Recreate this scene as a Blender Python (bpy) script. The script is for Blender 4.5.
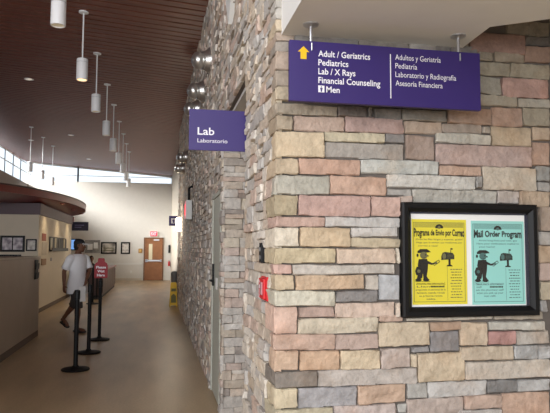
import bpy, math, random
from mathutils import Vector, Matrix
V = Vector
scene = bpy.context.scene
for o in list(bpy.data.objects): bpy.data.objects.remove(o)

# ---------------------------------------------------------------- camera
EYE = V((0, 0, 1.55))
PITCH, YAW, ROLL = math.radians(4.194), math.radians(11.143), .0037
fw = V((math.sin(YAW)*math.cos(PITCH), math.cos(YAW)*math.cos(PITCH), math.sin(PITCH)))
rt0 = V((math.cos(YAW), -math.sin(YAW), 0)); up0 = rt0.cross(fw)
rt = rt0*math.cos(ROLL) + up0*math.sin(ROLL); up = up0*math.cos(ROLL) - rt0*math.sin(ROLL)
cam = bpy.data.objects.new('camera', bpy.data.cameras.new('camera'))
scene.collection.objects.link(cam)
m = Matrix((rt, up, -fw)).transposed().to_4x4(); m.translation = EYE
cam.matrix_world = m
cam.data.sensor_width = 36; cam.data.lens = 600/550*36
cam.data.clip_start = .05; cam.data.clip_end = 200
scene.camera = cam
# ---------------------------------------------------------------- light, exposure
scene.view_settings.view_transform = 'Standard'
scene.view_settings.look = 'None'
scene.view_settings.gamma = 1
scene.view_settings.use_curve_mapping = False
scene.view_settings.exposure = 0.0
scene.cycles.use_denoising = True
scene.cycles.max_bounces = 8; scene.cycles.diffuse_bounces = 4
scene.cycles.sample_clamp_indirect = 6
w = bpy.data.worlds.new('sky'); scene.world = w; w.use_nodes = True
bg = w.node_tree.nodes['Background']
bg.inputs[0].default_value = (.80, .90, 1.0, 1); bg.inputs[1].default_value = 1.4
def area(name, loc, target, sx, sy, watts, col, spread=180):
    l = bpy.data.lights.new(name, 'AREA'); l.shape = 'RECTANGLE'; l.size = sx; l.size_y = sy
    l.energy = watts; l.color = col; l.spread = math.radians(spread)
    o = bpy.data.objects.new(name, l); scene.collection.objects.link(o)
    o.location = loc
    o.rotation_euler = (V(target) - V(loc)).to_track_quat('-Z', 'Y').to_euler()
    return o
# daylight through the glazed entrance behind the camera
area('entrance_daylight', (-2.2, -3.3, 3.0), (-2.2, 3, 2.3), 5.8, 3.4, 395, (.95, .97, 1.0))
# daylight from the glazed side of the entrance, left of the camera
area('side_daylight', (-6.0, .3, 3.4), (1.0, 3.2, 1.3), 4.2, 3.0, 400, (.96, .97, 1.0))
# daylight falling through the high windows deep in the hall
area('left_window_daylight', (-9.6, 23.5, 6.8), (0.6, 25.2, 1.2), 13.5, 1.2, 2700, (1.0, .98, .95), 120)
area('far_window_daylight', (-2.8, 35.5, 8.2), (-2.8, 25, 1.5), 8.0, 2.0, 420, (.88, .94, 1.0))
# ---------------------------------------------------------------- helpers
rnd = random.Random(7)
def lin(c):
    c = c/255
    return c/12.92 if c <= .04045 else ((c+.055)/1.055)**2.4
def rgb(r, g, b): return (lin(r), lin(g), lin(b))
def mat(name, c, rough=.6, metal=0, var=.0, vscale=6, bump=0, bscale=60, emit=None, estr=0, spec=.5, coat=0):
    m = bpy.data.materials.new(name); m.use_nodes = True
    nt = m.node_tree; b = nt.nodes['Principled BSDF']
    b.inputs['Base Color'].default_value = (*rgb(*c), 1)
    b.inputs['Roughness'].default_value = rough; b.inputs['Metallic'].default_value = metal
    b.inputs['Specular IOR Level'].default_value = spec
    if coat: b.inputs['Coat Weight'].default_value = coat
    if var or bump:
        tc = nt.nodes.new('ShaderNodeTexCoord')
    if var:
        n = nt.nodes.new('ShaderNodeTexNoise'); n.inputs['Scale'].default_value = vscale; n.inputs['Detail'].default_value = 5
        nt.links.new(tc.outputs['Object'], n.inputs['Vector'])
        r = nt.nodes.new('ShaderNodeMapRange'); r.inputs[1].default_value = .3; r.inputs[2].default_value = .7
        r.inputs[3].default_value = 1-var; r.inputs[4].default_value = 1+var
        nt.links.new(n.outputs[0], r.inputs[0])
        mx = nt.nodes.new('ShaderNodeVectorMath'); mx.operation = 'SCALE'
        mx.inputs[0].default_value = rgb(*c); nt.links.new(r.outputs[0], mx.inputs[3])
        nt.links.new(mx.outputs[0], b.inputs['Base Color'])
    if bump:
        n2 = nt.nodes.new('ShaderNodeTexNoise'); n2.inputs['Scale'].default_value = bscale
        nt.links.new(tc.outputs['Object'], n2.inputs['Vector'])
        bp = nt.nodes.new('ShaderNodeBump'); bp.inputs['Strength'].default_value = bump; bp.inputs['Distance'].default_value = .01
        nt.links.new(n2.outputs[0], bp.inputs['Height']); nt.links.new(bp.outputs[0], b.inputs['Normal'])
    if emit:
        b.inputs['Emission Color'].default_value = (*rgb(*emit), 1); b.inputs['Emission Strength'].default_value = estr
    return m
class MB:
    def __init__(s): s.v = []; s.f = []; s.c = []
    def add(s, vs, fs, col=None):
        k = len(s.v); s.v += [tuple(v) for v in vs]; s.f += [tuple(i+k for i in f) for f in fs]
        if col is not None: s.c += [col]*len(vs)
        return s
    def box(s, x0, x1, y0, y1, z0, z1, M=None):
        vs = [V((x, y, z)) for z in (z0, z1) for y in (y0, y1) for x in (x0, x1)]
        if M: vs = [M @ v for v in vs]
        return s.add(vs, [(0,2,3,1), (4,5,7,6), (0,1,5,4), (2,6,7,3), (0,4,6,2), (1,3,7,5)])
    def loft(s, rings, n=16, caps=True):          # rings: (centre, half axis a, half axis b)
        vs = []
        for c, a, b in rings:
            for i in range(n):
                t = 2*math.pi*i/n; vs.append(V(c) + V(a)*math.cos(t) + V(b)*math.sin(t))
        fs = [(r*n+i, r*n+(i+1) % n, (r+1)*n+(i+1) % n, (r+1)*n+i) for r in range(len(rings)-1) for i in range(n)]
        if caps: fs += [tuple(range(n))[::-1], tuple((len(rings)-1)*n+i for i in range(n))]
        return s.add(vs, fs)
    def tube(s, pts, radii, n=10, caps=True):
        pts = [V(p) for p in pts]
        if not isinstance(radii, (list, tuple)): radii = [radii]*len(pts)
        ref = None; rings = []
        for i, p in enumerate(pts):
            d = (pts[min(i+1, len(pts)-1)] - pts[max(i-1, 0)]).normalized()
            if ref is None: ref = V((0, 0, 1)) if abs(d.z) < .9 else V((1, 0, 0))
            a = (ref - d*ref.dot(d)).normalized(); ref = a; b = d.cross(a)
            rings.append((p, a*radii[i], b*radii[i]))
        return s.loft(rings, n, caps)
    def lathe(s, origin, axis, prof, n=24):       # prof: (distance along the axis, radius)
        ax = V(axis).normalized(); ref = V((0, 0, 1)) if abs(ax.z) < .9 else V((1, 0, 0))
        a = (ref - ax*ref.dot(ax)).normalized(); b = ax.cross(a)
        return s.loft([(V(origin)+ax*d, a*max(r, 1e-4), b*max(r, 1e-4)) for d, r in prof], n)
    def ell(s, c, rx, ry, rz, n=16, m=10):
        return s.loft([(V(c)+V((0, 0, rz*math.sin(t))), V((rx*math.cos(t), 0, 0)), V((0, ry*math.cos(t), 0)))
                       for t in [-math.pi/2*.995 + math.pi*.995*i/m for i in range(m+1)]], n)
    def prism(s, poly, h0, h1, fn):               # 2D outline extruded; fn(u, v, h) -> point
        n = len(poly)
        return s.add([fn(u, v, h0) for u, v in poly] + [fn(u, v, h1) for u, v in poly],
                     [tuple(range(n))[::-1], tuple(range(n, 2*n))] + [(i, (i+1) % n, n+(i+1) % n, n+i) for i in range(n)])
    def build(s, name, m, parent=None, smooth=.7, bevel=0, segs=2):
        me = bpy.data.meshes.new(name); me.from_pydata(s.v, [], s.f); me.update()
        if s.c:
            at = me.color_attributes.new('stone_colour', 'FLOAT_COLOR', 'POINT')
            at.data.foreach_set('color', [x for c in s.c for x in (*c, 1)])
        if smooth:
            me.polygons.foreach_set('use_smooth', [True]*len(me.polygons)); me.set_sharp_from_angle(angle=smooth)
        me.materials.append(m)
        o = bpy.data.objects.new(name, me); scene.collection.objects.link(o)
        if bevel:
            bv = o.modifiers.new('bevel', 'BEVEL'); bv.width = bevel; bv.segments = segs; bv.limit_method = 'ANGLE'; bv.angle_limit = .6
        if parent:
            o.parent = parent; o.matrix_parent_inverse = Matrix.Identity(4)
            o.location = -parent.location if parent.type == 'EMPTY' or parent.get('_w') else (0, 0, 0)
        return o
def thing(name, label, cat, loc=(0, 0, 0), group=None):
    o = bpy.data.objects.new(name, None); scene.collection.objects.link(o); o.location = loc
    o.empty_display_size = .1
    return tag(o, label, cat, group)
def tag(o, label, cat, group=None):
    o['label'] = label; o['category'] = cat
    if group: o['group'] = group
    return o
def struct(o):
    o['kind'] = 'structure'; return o
def copy_thing(root, loc, label=None):
    r = root.copy(); scene.collection.objects.link(r); r.location = loc
    if label: r['label'] = label
    for ch in list(root.children):
        c = ch.copy(); scene.collection.objects.link(c); c.parent = r; c.matrix_parent_inverse = Matrix.Identity(4)
        for g in list(ch.children):
            d = g.copy(); scene.collection.objects.link(d); d.parent = c; d.matrix_parent_inverse = Matrix.Identity(4)
    return r
def text2d(s, width=None, cap=None, bold=0, align='LEFT'):
    """filled letter outlines, baseline at 0; cap = height of a capital"""
    cu = bpy.data.curves.new('lettering', 'FONT'); cu.body = s; cu.size = 1; cu.offset = bold; cu.resolution_u = 3
    o = bpy.data.objects.new('lettering', cu); scene.collection.objects.link(o)
    dg = bpy.context.evaluated_depsgraph_get(); dg.update()
    me = bpy.data.meshes.new_from_object(o.evaluated_get(dg))
    vs = [(v.co.x, v.co.y) for v in me.vertices]; fs = [tuple(p.vertices) for p in me.polygons]
    bpy.data.objects.remove(o); bpy.data.curves.remove(cu); bpy.data.meshes.remove(me)
    x0 = min(v[0] for v in vs); x1 = max(v[0] for v in vs)
    k = cap/.69 if cap else 1
    kx = width/(x1-x0) if width else k
    if not cap: k = kx
    off = x0 if align == 'LEFT' else (x0+x1)/2
    return [((x-off)*kx, y*k) for x, y in vs], fs
def put(mb, t, fn): return mb.add([fn(x, y) for x, y in t[0]], t[1])

# ---------------------------------------------------------------- materials
def stone_mat():
    m = bpy.data.materials.new('ledgestone'); m.use_nodes = True; nt = m.node_tree; b = nt.nodes['Principled BSDF']
    b.inputs['Roughness'].default_value = .85; b.inputs['Specular IOR Level'].default_value = .3
    at = nt.nodes.new('ShaderNodeAttribute'); at.attribute_name = 'stone_colour'
    tc = nt.nodes.new('ShaderNodeTexCoord')
    n = nt.nodes.new('ShaderNodeTexNoise'); n.inputs['Scale'].default_value = 13; n.inputs['Detail'].default_value = 9; n.inputs['Roughness'].default_value = .72
    nt.links.new(tc.outputs['Object'], n.inputs['Vector'])
    r = nt.nodes.new('ShaderNodeMapRange'); r.inputs[1].default_value = .25; r.inputs[2].default_value = .75; r.inputs[3].default_value = .68; r.inputs[4].default_value = 1.28
    nt.links.new(n.outputs[0], r.inputs[0])
    sc = nt.nodes.new('ShaderNodeVectorMath'); sc.operation = 'SCALE'
    nt.links.new(at.outputs['Color'], sc.inputs[0]); nt.links.new(r.outputs[0], sc.inputs[3])
    n3 = nt.nodes.new('ShaderNodeTexNoise'); n3.inputs['Scale'].default_value = 5; n3.inputs['Detail'].default_value = 4
    nt.links.new(tc.outputs['Object'], n3.inputs['Vector'])
    r3 = nt.nodes.new('ShaderNodeMapRange'); r3.inputs[1].default_value = .55; r3.inputs[2].default_value = .75; r3.inputs[4].default_value = .35
    nt.links.new(n3.outputs[0], r3.inputs[0])
    mx = nt.nodes.new('ShaderNodeMixRGB'); mx.blend_type = 'MULTIPLY'; mx.inputs[2].default_value = (*rgb(232, 196, 160), 1)
    nt.links.new(r3.outputs[0], mx.inputs[0]); nt.links.new(sc.outputs[0], mx.inputs[1])
    nt.links.new(mx.outputs[0], b.inputs['Base Color'])
    n2 = nt.nodes.new('ShaderNodeTexNoise'); n2.inputs['Scale'].default_value = 28; n2.inputs['Detail'].default_value = 6
    nt.links.new(tc.outputs['Object'], n2.inputs['Vector'])
    bp = nt.nodes.new('ShaderNodeBump'); bp.inputs['Strength'].default_value = 1.0; bp.inputs['Distance'].default_value = .012
    nt.links.new(n2.outputs[0], bp.inputs['Height']); nt.links.new(bp.outputs[0], b.inputs['Normal'])
    return m
M_STONE = stone_mat()
M_MORTAR = mat('mortar', (104, 97, 91), .95, var=.1)
M_WHITE = mat('white_paint', (226, 226, 222), .7, var=.02)
M_SOFFIT = mat('soffit_paint', (206, 204, 200), .75, var=.02)
M_CREAM = mat('cream_wall_paint', (205, 196, 180), .75, var=.02)
M_FAR = mat('far_wall_paint', (216, 213, 206), .75, var=.02)
M_TAUPE = mat('taupe_wall_paint', (120, 106, 96), .75, var=.03)
M_BOOTH = mat('booth_paint', (212, 200, 180), .7, var=.02)
M_COUNTER = mat('counter_laminate', (192, 178, 160), .55, var=.04, vscale=3)
M_FLOOR = None
def floor_mat():
    m = bpy.data.materials.new('vinyl_floor'); m.use_nodes = True; nt = m.node_tree; b = nt.nodes['Principled BSDF']
    tc = nt.nodes.new('ShaderNodeTexCoord')
    mp = nt.nodes.new('ShaderNodeMapping'); mp.inputs['Scale'].default_value = (1.2, .25, 1); nt.links.new(tc.outputs['Object'], mp.inputs['Vector'])
    n = nt.nodes.new('ShaderNodeTexNoise'); n.inputs['Scale'].default_value = 2.2; n.inputs['Detail'].default_value = 6
    nt.links.new(mp.outputs[0], n.inputs['Vector'])
    n2 = nt.nodes.new('ShaderNodeTexNoise'); n2.inputs['Scale'].default_value = 40; n2.inputs['Detail'].default_value = 3
    nt.links.new(tc.outputs['Object'], n2.inputs['Vector'])
    cr = nt.nodes.new('ShaderNodeValToRGB')
    cr.color_ramp.elements[0].position = .3; cr.color_ramp.elements[0].color = (*rgb(154, 133, 104), 1)
    cr.color_ramp.elements[1].position = .7; cr.color_ramp.elements[1].color = (*rgb(186, 161, 126), 1)
    nt.links.new(n.outputs[0], cr.inputs[0])
    mx = nt.nodes.new('ShaderNodeMixRGB'); mx.blend_type = 'OVERLAY'; mx.inputs[0].default_value = .25
    nt.links.new(cr.outputs[0], mx.inputs[1]); nt.links.new(n2.outputs[0], mx.inputs[2])
    nt.links.new(mx.outputs[0], b.inputs['Base Color'])
    b.inputs['Roughness'].default_value = .38; b.inputs['Specular IOR Level'].default_value = .4
    return m
M_FLOOR = floor_mat()
def slat_mat():
    m = bpy.data.materials.new('wood_slats'); m.use_nodes = True; nt = m.node_tree; b = nt.nodes['Principled BSDF']
    tc = nt.nodes.new('ShaderNodeTexCoord')
    mp = nt.nodes.new('ShaderNodeMapping'); mp.inputs['Scale'].default_value = (.6, 14, 14); nt.links.new(tc.outputs['Object'], mp.inputs['Vector'])
    n = nt.nodes.new('ShaderNodeTexNoise'); n.inputs['Scale'].default_value = 2; n.inputs['Detail'].default_value = 6
    nt.links.new(mp.outputs[0], n.inputs['Vector'])
    cr = nt.nodes.new('ShaderNodeValToRGB')
    cr.color_ramp.elements[0].position = .3; cr.color_ramp.elements[0].color = (*rgb(104, 54, 40), 1)
    cr.color_ramp.elements[1].position = .75; cr.color_ramp.elements[1].color = (*rgb(140, 80, 60), 1)
    nt.links.new(n.outputs[0], cr.inputs[0]); nt.links.new(cr.outputs[0], b.inputs['Base Color'])
    b.inputs['Roughness'].default_value = .42
    return m
M_SLAT = slat_mat()
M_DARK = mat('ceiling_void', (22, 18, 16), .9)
M_BLACK = mat('black_metal', (15, 15, 17), .55, spec=.25)
M_BLACKP = mat('black_plastic', (20, 20, 22), .55, spec=.3)
M_FRAME = mat('black_frame', (14, 14, 16), .5, spec=.3)
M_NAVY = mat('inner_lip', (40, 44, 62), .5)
M_PURPLE = mat('purple_sign', (50, 33, 104), .5, var=.02)
M_LETTER = mat('white_lettering', (236, 234, 240), .6)
M_YELLOW = mat('sign_yellow', (232, 186, 20), .6)
M_STEEL = mat('brushed_steel', (200, 202, 206), .3, metal=.85)
M_CHROME = mat('chrome', (215, 214, 210), .3, metal=.9)
M_PEND = mat('pendant_enamel', (240, 241, 242), .4)
M_LAMPOFF = mat('unlit_lens', (150, 152, 140), .3, emit=(255, 225, 180), estr=.25)
M_LAMP = mat('pendant_lens', (255, 214, 150), .4, emit=(255, 205, 140), estr=2.5)
M_REDW = mat('red_brown_wood', (116, 40, 32), .33, var=.15, vscale=4)
M_REDU = mat('canopy_underside', (112, 36, 28), .33, var=.1)
M_FASCIA = mat('fascia_paint', (100, 84, 90), .6)
M_DOORW = mat('oak_door', (150, 100, 64), .45, var=.12, vscale=5)
M_DOORF = mat('brown_door_frame', (120, 80, 52), .5)
M_PALE = mat('pale_door', (186, 188, 176), .55, var=.02)
M_RED = mat('red_plastic', (205, 34, 40), .4)
M_REDSIGN = mat('red_sign', (150, 12, 28), .55)
M_PAPER = mat('white_paper', (240, 240, 238), .8)
M_YPAPER = mat('yellow_paper', (228, 214, 62), .8)
M_GPAPER = mat('aqua_paper', (152, 216, 208), .8)
M_INK = mat('black_ink', (34, 32, 28), .8)
M_INKG = mat('grey_ink', (110, 108, 70), .8)
M_INKT = mat('grey_ink_aqua', (74, 112, 108), .8)
M_WETY = mat('yellow_plastic', (214, 176, 24), .45)
M_GREY = mat('grey_plastic', (120, 120, 120), .5)
M_WARM = mat('lit_opal_glass', (255, 240, 214), .4, emit=(255, 236, 205), estr=9)
def glass_mat(name, tint=(1, 1, 1), fac=.06):
    m = bpy.data.materials.new(name); m.use_nodes = True; nt = m.node_tree; nt.nodes.clear()
    o = nt.nodes.new('ShaderNodeOutputMaterial'); t = nt.nodes.new('ShaderNodeBsdfTransparent'); t.inputs[0].default_value = (*tint, 1)
    g = nt.nodes.new('ShaderNodeBsdfGlossy'); g.inputs['Roughness'].default_value = .03
    x = nt.nodes.new('ShaderNodeMixShader'); x.inputs[0].default_value = fac
    nt.links.new(t.outputs[0], x.inputs[1]); nt.links.new(g.outputs[0], x.inputs[2]); nt.links.new(x.outputs[0], o.inputs[0])
    return m
M_GLASS = glass_mat('window_glass')

# ---------------------------------------------------------------- stone facing
SAT = .66
def stone(mb, P, u0, u1, v0, v1, col, pr, fine):
    """one split-faced stone: P(u, v, d) -> point d metres proud of the wall"""
    l_ = .3*col[0]+.59*col[1]+.11*col[2]
    col = [((l_+(x-l_)*SAT)*.86+g_*.14)*k for x, k, g_ in zip(col, (.985, .965, .935), (.46, .42, .37))]
    g = .0012 if fine else .0025
    u0 += g; u1 -= g; v0 += g; v1 -= g
    if u1-u0 < .012 or v1-v0 < .008: return
    w_, h_ = u1-u0, v1-v0
    nx = max(3, min(9, int(w_/.035)+2)) if fine else max(3, min(5, int(w_/.09)+2))
    nz = max(3, min(6, int(h_/.022)+2)) if fine else 3
    j = .0055 if fine else .006
    tu, tv = rnd.uniform(-.006, .006), rnd.uniform(-.005, .005)
    amp = .0050 if fine else .007
    e = min(.0045, .25*h_)
    us = [0, e/w_] + [(i+.0)/(nx-2) for i in range(1, nx-2)] + [1-e/w_, 1]
    vs_ = [0, e/h_] + [i/(nz-2) for i in range(1, nz-2)] + [1-e/h_, 1]
    nx = len(us); nz = len(vs_)
    V_ = []; skew = rnd.uniform(-.004, .004) if fine else rnd.uniform(-.008, .008)
    for k, t in enumerate(vs_):
        for i, s in enumerate(us):
            edge = i in (0, nx-1) or k in (0, nz-1)
            corner = i in (0, nx-1) and k in (0, nz-1)
            d = pr + tu*(s-.5)*2 + tv*(t-.5)*2 + rnd.uniform(-amp, amp)
            if edge: d -= .0045
            if corner: d -= .003
            du = rnd.uniform(-j, j)*.6 if i in (0, nx-1) else 0
            dv = rnd.uniform(-j, j)*.5 if k in (0, nz-1) else 0
            if corner:
                du += .003 if i == 0 else -.003
                dv += .002 if k == 0 else -.002
            V_.append(P(u0+s*w_+du, v0+t*h_+dv+skew*(s-.5), d))
    F = [(k*nx+i, k*nx+i+1, (k+1)*nx+i+1, (k+1)*nx+i) for k in range(nz-1) for i in range(nx-1)]
    ring = [i for i in range(nx)] + [k*nx+nx-1 for k in range(1, nz)] + [(nz-1)*nx+i for i in range(nx-2, -1, -1)] + [k*nx for k in range(nz-2, 0, -1)]
    b0 = len(V_)
    for r in ring:
        k, i = divmod(r, nx); V_.append(P(u0+us[i]*w_, v0+vs_[k]*h_, -.004))
    n = len(ring)
    F += [(ring[i], b0+i, b0+(i+1) % n, ring[(i+1) % n]) for i in range(n)]
    mb.add(V_, F, col)
PAL = [(168,152,126), (182,156,132), (190,152,134), (178,142,116), (198,178,140), (186,182,172), (160,156,150), (172,166,158),
       (150,140,128), (132,128,126), (196,186,168), (176,150,140), (158,140,118), (188,176,160), (110,102,98), (168,162,150)]
PALC = [(216,200,180), (222,202,180), (224,194,176), (214,188,164), (226,212,186), (218,214,208), (200,194,188), (210,204,196), (194,182,170), (178,172,166), (228,220,208), (216,190,176), (202,186,164), (222,212,198), (172,160,152)]
PALS = [(206,196,180), (214,204,186), (196,194,190), (204,184,160), (198,178,150), (212,196,170), (190,184,176), (202,172,152), (176,172,168), (218,210,196)]
def rows(mb, P, u0, u1, v0, v1, pal, fine, hr=(.05, .105), wr=(.12, .42), pr=(.012, .034), first=None):
    v = v0
    while v < v1-.012:
        h = rnd.uniform(*hr)
        if v1-(v+h) < hr[0]*.7: h = v1-v
        u = u0 - rnd.uniform(0, .12)
        while u < u1-.01:
            x = u + rnd.uniform(*wr)*(1 if rnd.random() > .2 else .6)
            if u1-x < .05: x = u1
            a, b = max(u, u0), min(x, u1)
            c = rnd.choice(pal); q = rnd.uniform(.9, 1.08)
            if first is not None and a == u0: first.append((v, v+h, c))
            if b-a > .03:
                if h > .085 and rnd.random() < .3 and not (first is not None and a == u0):
                    hh = h*rnd.uniform(.4, .6)
                    for (p, r) in ((v, v+hh), (v+hh, v+h)):
                        c = rnd.choice(pal); stone(mb, P, a, b, p, r, [x_*q for x_ in rgb(*c)], rnd.uniform(*pr), fine)
                else:
                    stone(mb, P, a, b, v, v+h, [x_*q for x_ in rgb(*c)], rnd.uniform(*pr), fine)
            u = x
        v += h

FRONT_Y = 2.775; SIDE_X = .572; WALL_X = .64; JAMB_Y = 5.8; PIL_Y = 3.78; END_Y = 17.9; FAR_Y = 31.5
LINTEL = 2.845
def CZ(x, y): return 4.95 - .076*(x-.625) + .024*(y-13)
# individual stones of the facing wall: x0, x1, z0, z1, colour
FRONT = [
 (0.559,0.851,2.198,2.251,168,152,126),(0.853,1.003,2.199,2.253,104,90,84),(1.009,1.034,2.203,2.253,130,122,114),(1.039,1.180,2.197,2.252,108,104,100),
 (1.183,1.423,2.196,2.257,140,134,122),(1.432,1.672,2.192,2.280,180,140,112),(1.675,1.845,2.191,2.290,184,142,116),(1.848,2.007,2.198,2.293,160,148,122),
 (1.560,1.874,2.571,2.677,156,108,90),(1.772,2.023,2.679,2.760,142,130,108),(1.877,2.021,2.629,2.678,98,92,88),(1.875,2.018,2.538,2.624,160,118,92),
 (1.609,1.691,2.527,2.577,156,140,114),(1.694,1.871,2.528,2.581,160,142,116),(1.608,1.783,2.451,2.522,164,152,124),(1.789,2.015,2.450,2.528,168,156,128),
 (1.606,1.730,2.353,2.444,162,156,140),(1.735,2.000,2.345,2.448,196,144,130),(1.604,1.821,2.293,2.350,164,154,132),(1.824,2.009,2.293,2.345,178,172,156),
 (0.555,0.627,2.120,2.192,164,144,112),(0.632,0.888,2.123,2.196,190,156,134),(0.891,1.190,2.125,2.204,182,142,132),(1.195,1.401,2.133,2.196,188,160,134),
 (1.403,1.617,2.144,2.195,160,140,122),(1.620,1.667,2.150,2.186,194,182,166),(1.669,1.899,2.088,2.190,194,166,126),(1.905,2.004,2.124,2.195,190,160,126),
 (0.550,0.783,1.994,2.116,206,180,134),(0.785,1.093,2.076,2.125,198,184,144),(1.095,1.197,2.079,2.127,136,132,132),(0.788,1.191,1.997,2.076,164,156,148),
 (1.202,1.356,2.002,2.125,168,140,124),(1.365,1.663,2.091,2.142,188,184,170),(1.363,1.896,1.980,2.088,186,154,146),(1.902,2.000,1.993,2.116,188,146,120),
 (0.555,0.657,1.911,1.987,200,174,132),(0.659,0.966,1.914,1.991,200,150,120),(0.968,1.378,1.927,1.996,188,192,186),(1.383,1.612,1.928,1.979,200,156,126),
 (1.617,1.915,1.861,1.980,196,180,156),(1.922,1.997,1.913,1.991,150,152,150),(1.925,1.995,1.861,1.910,168,164,160),(1.103,1.572,1.859,1.924,204,202,194),
 (1.575,1.613,1.868,1.929,160,158,156),(0.570,0.809,1.815,1.906,176,174,158),(0.812,1.101,1.819,1.911,200,154,124),(1.103,1.233,1.821,1.855,162,160,156),
 (1.235,1.695,1.789,1.857,178,176,166),(1.698,1.818,1.792,1.859,190,180,174),(1.821,1.992,1.777,1.860,184,156,124),(1.164,1.232,1.784,1.819,190,165,150),
 (0.551,0.652,1.717,1.811,174,156,112),(0.657,1.018,1.715,1.814,198,152,140),(1.020,1.169,1.719,1.814,198,154,138),(0.566,0.787,1.662,1.711,196,154,136),
 (0.789,1.168,1.664,1.713,194,192,190),(0.537,0.660,1.567,1.658,220,208,182),(0.665,0.913,1.567,1.660,208,178,130),(0.918,1.157,1.616,1.663,198,194,190),
 (0.918,1.167,1.566,1.612,204,184,142),(0.557,0.840,1.490,1.562,204,184,134),(0.845,1.140,1.489,1.561,214,184,154),(1.145,1.166,1.489,1.564,214,200,175),
 (0.538,0.624,1.441,1.485,204,158,142),(0.629,1.140,1.437,1.485,194,186,174),(0.543,0.638,1.367,1.436,198,174,130),(0.643,0.982,1.364,1.435,204,168,124),
 (0.987,1.051,1.363,1.434,194,184,170),(1.055,1.162,1.312,1.434,178,184,192),(0.534,0.836,1.290,1.362,202,198,174),(0.840,1.047,1.306,1.359,132,130,132),
 (0.530,0.650,1.165,1.289,218,174,150),(0.655,0.835,1.235,1.286,184,148,132),(0.837,1.137,1.231,1.303,214,184,162),(1.142,1.163,1.228,1.300,208,190,170),
 (0.655,1.049,1.160,1.233,208,194,164),(1.053,1.178,1.210,1.241,200,162,138),(1.052,1.309,1.092,1.206,206,184,146),(0.558,0.834,1.087,1.160,202,162,138),
 (0.836,1.051,1.082,1.154,188,158,144),(1.198,1.654,1.209,1.228,206,196,176),(1.660,1.938,1.207,1.251,180,166,144),(1.315,1.486,1.162,1.204,182,144,110),
 (1.313,1.469,1.060,1.159,132,136,146),(1.222,1.310,1.059,1.087,142,142,146),(1.475,1.623,1.085,1.199,206,182,148),(1.629,1.942,1.155,1.199,190,188,176),
 (1.625,1.775,1.085,1.153,192,128,122),(1.778,1.969,1.081,1.150,188,180,170),(1.473,1.762,1.011,1.079,192,172,142),(1.765,1.901,1.010,1.079,174,178,182),
 (1.904,1.966,1.007,1.077,178,182,186),(1.498,1.963,0.918,1.006,202,190,174),(0.554,0.658,0.996,1.087,208,168,130),(0.662,0.858,0.991,1.083,208,164,120),
 (0.861,1.059,0.988,1.079,216,192,148),(1.062,1.211,0.989,1.084,192,172,162),(1.216,1.247,0.989,1.053,206,186,150),(1.249,1.498,0.917,1.056,208,184,144),
 (0.554,0.749,0.917,0.990,128,118,108),(0.751,1.246,0.913,0.990,188,178,170),(1.194,1.299,0.842,0.915,168,168,164),(1.302,1.613,0.840,0.916,196,196,196),
 (1.616,1.780,0.851,0.914,122,124,128),(1.783,1.961,0.849,0.909,182,184,186),(0.559,0.652,0.829,0.915,206,188,144),(0.655,0.943,0.820,0.912,162,162,170),
 (0.946,1.189,0.824,0.915,204,164,130),(1.145,1.190,0.780,0.820,180,180,176),(1.193,1.491,0.758,0.840,188,168,158),(1.494,1.690,0.777,0.844,198,164,144),
 (1.693,1.958,0.734,0.846,208,164,134),(1.461,1.686,0.727,0.775,184,180,176),(0.559,0.821,0.749,0.821,192,182,144),(0.825,1.137,0.734,0.823,192,174,168),
 (1.932,2.018,1.655,1.779,176,150,128),(1.928,2.014,1.583,1.652,176,172,168),(1.926,2.012,1.491,1.581,202,168,128),(1.923,2.008,1.400,1.489,204,172,158),
 (1.920,2.005,1.304,1.398,200,184,150),(1.917,1.963,1.244,1.302,176,176,178),
]
def front_wall():
    mb = MB(); mb.box(SIDE_X, 4.2, FRONT_Y, PIL_Y, 0, 5.3)
    wl = struct(mb.build('wall_front', M_MORTAR, smooth=0))
    s = MB()
    P = lambda u, v, d: (u, FRONT_Y-d, v)
    corner = []; CX = SIDE_X-.028
    for x0, x1, z0, z1, r, g, b in FRONT:
        q = rnd.uniform(.97, 1.03); pr = rnd.uniform(.014, .025)
        if x0 < .585: x0 = CX+rnd.uniform(-.004, .006); corner.append((z0, z1, (r, g, b))); pr = max(pr, .021)
        stone(s, P, x0, x1, z0, z1, [x*q for x in rgb(r, g, b)], pr, True)
    rows(s, P, CX, 1.60, 2.262, 2.60, PAL, True, first=corner, pr=(.018, .027))
    rows(s, P, CX, 1.555, 2.60, 2.78, PAL, True, first=corner, pr=(.018, .027))
    rows(s, P, CX, 2.03, 2.78, 5.2, PAL, False, first=corner, pr=(.018, .027))
    rows(s, P, CX, 2.02, 0, .735, PAL, True, first=corner, pr=(.018, .027))
    rows(s, P, 2.03, 4.2, 0, 5.2, PAL, False)
    s.build('stone_facing', M_STONE, wl, smooth=.5)
    # side of the pillar towards the corridor: the corner stones turn the corner, the courses carry on
    s = MB(); P = lambda u, v, d: (SIDE_X-d, u, v)
    corner.sort(); zp = 0
    for z0, z1, c in corner:
        z0, zp = zp, z1
        if z1-z0 < .015: continue
        u = FRONT_Y-.016; n_ = 0
        while u < PIL_Y-.02:
            x = u+rnd.uniform(.10, .30)
            if PIL_Y-x < .06: x = PIL_Y
            if n_: c = rnd.choice(PALS)
            q = rnd.uniform(.95, 1.06); hh = z1-z0
            if n_ and hh > .075 and rnd.random() < .5:
                stone(s, P, u, x, z0, z0+hh*.5, [v*q for v in rgb(*c)], rnd.uniform(.016, .034), True); c = rnd.choice(PALS)
                stone(s, P, u, x, z0+hh*.5, z1, [v*q for v in rgb(*c)], rnd.uniform(.016, .034), True)
            else: stone(s, P, u, x, z0, z1, [v*q for v in rgb(*c)], rnd.uniform(.022, .030) if not n_ else rnd.uniform(.014, .034), True)
            u = x; n_ += 1
    s.build('stone_facing', M_STONE, wl, smooth=.5)
front_wall()
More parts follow.
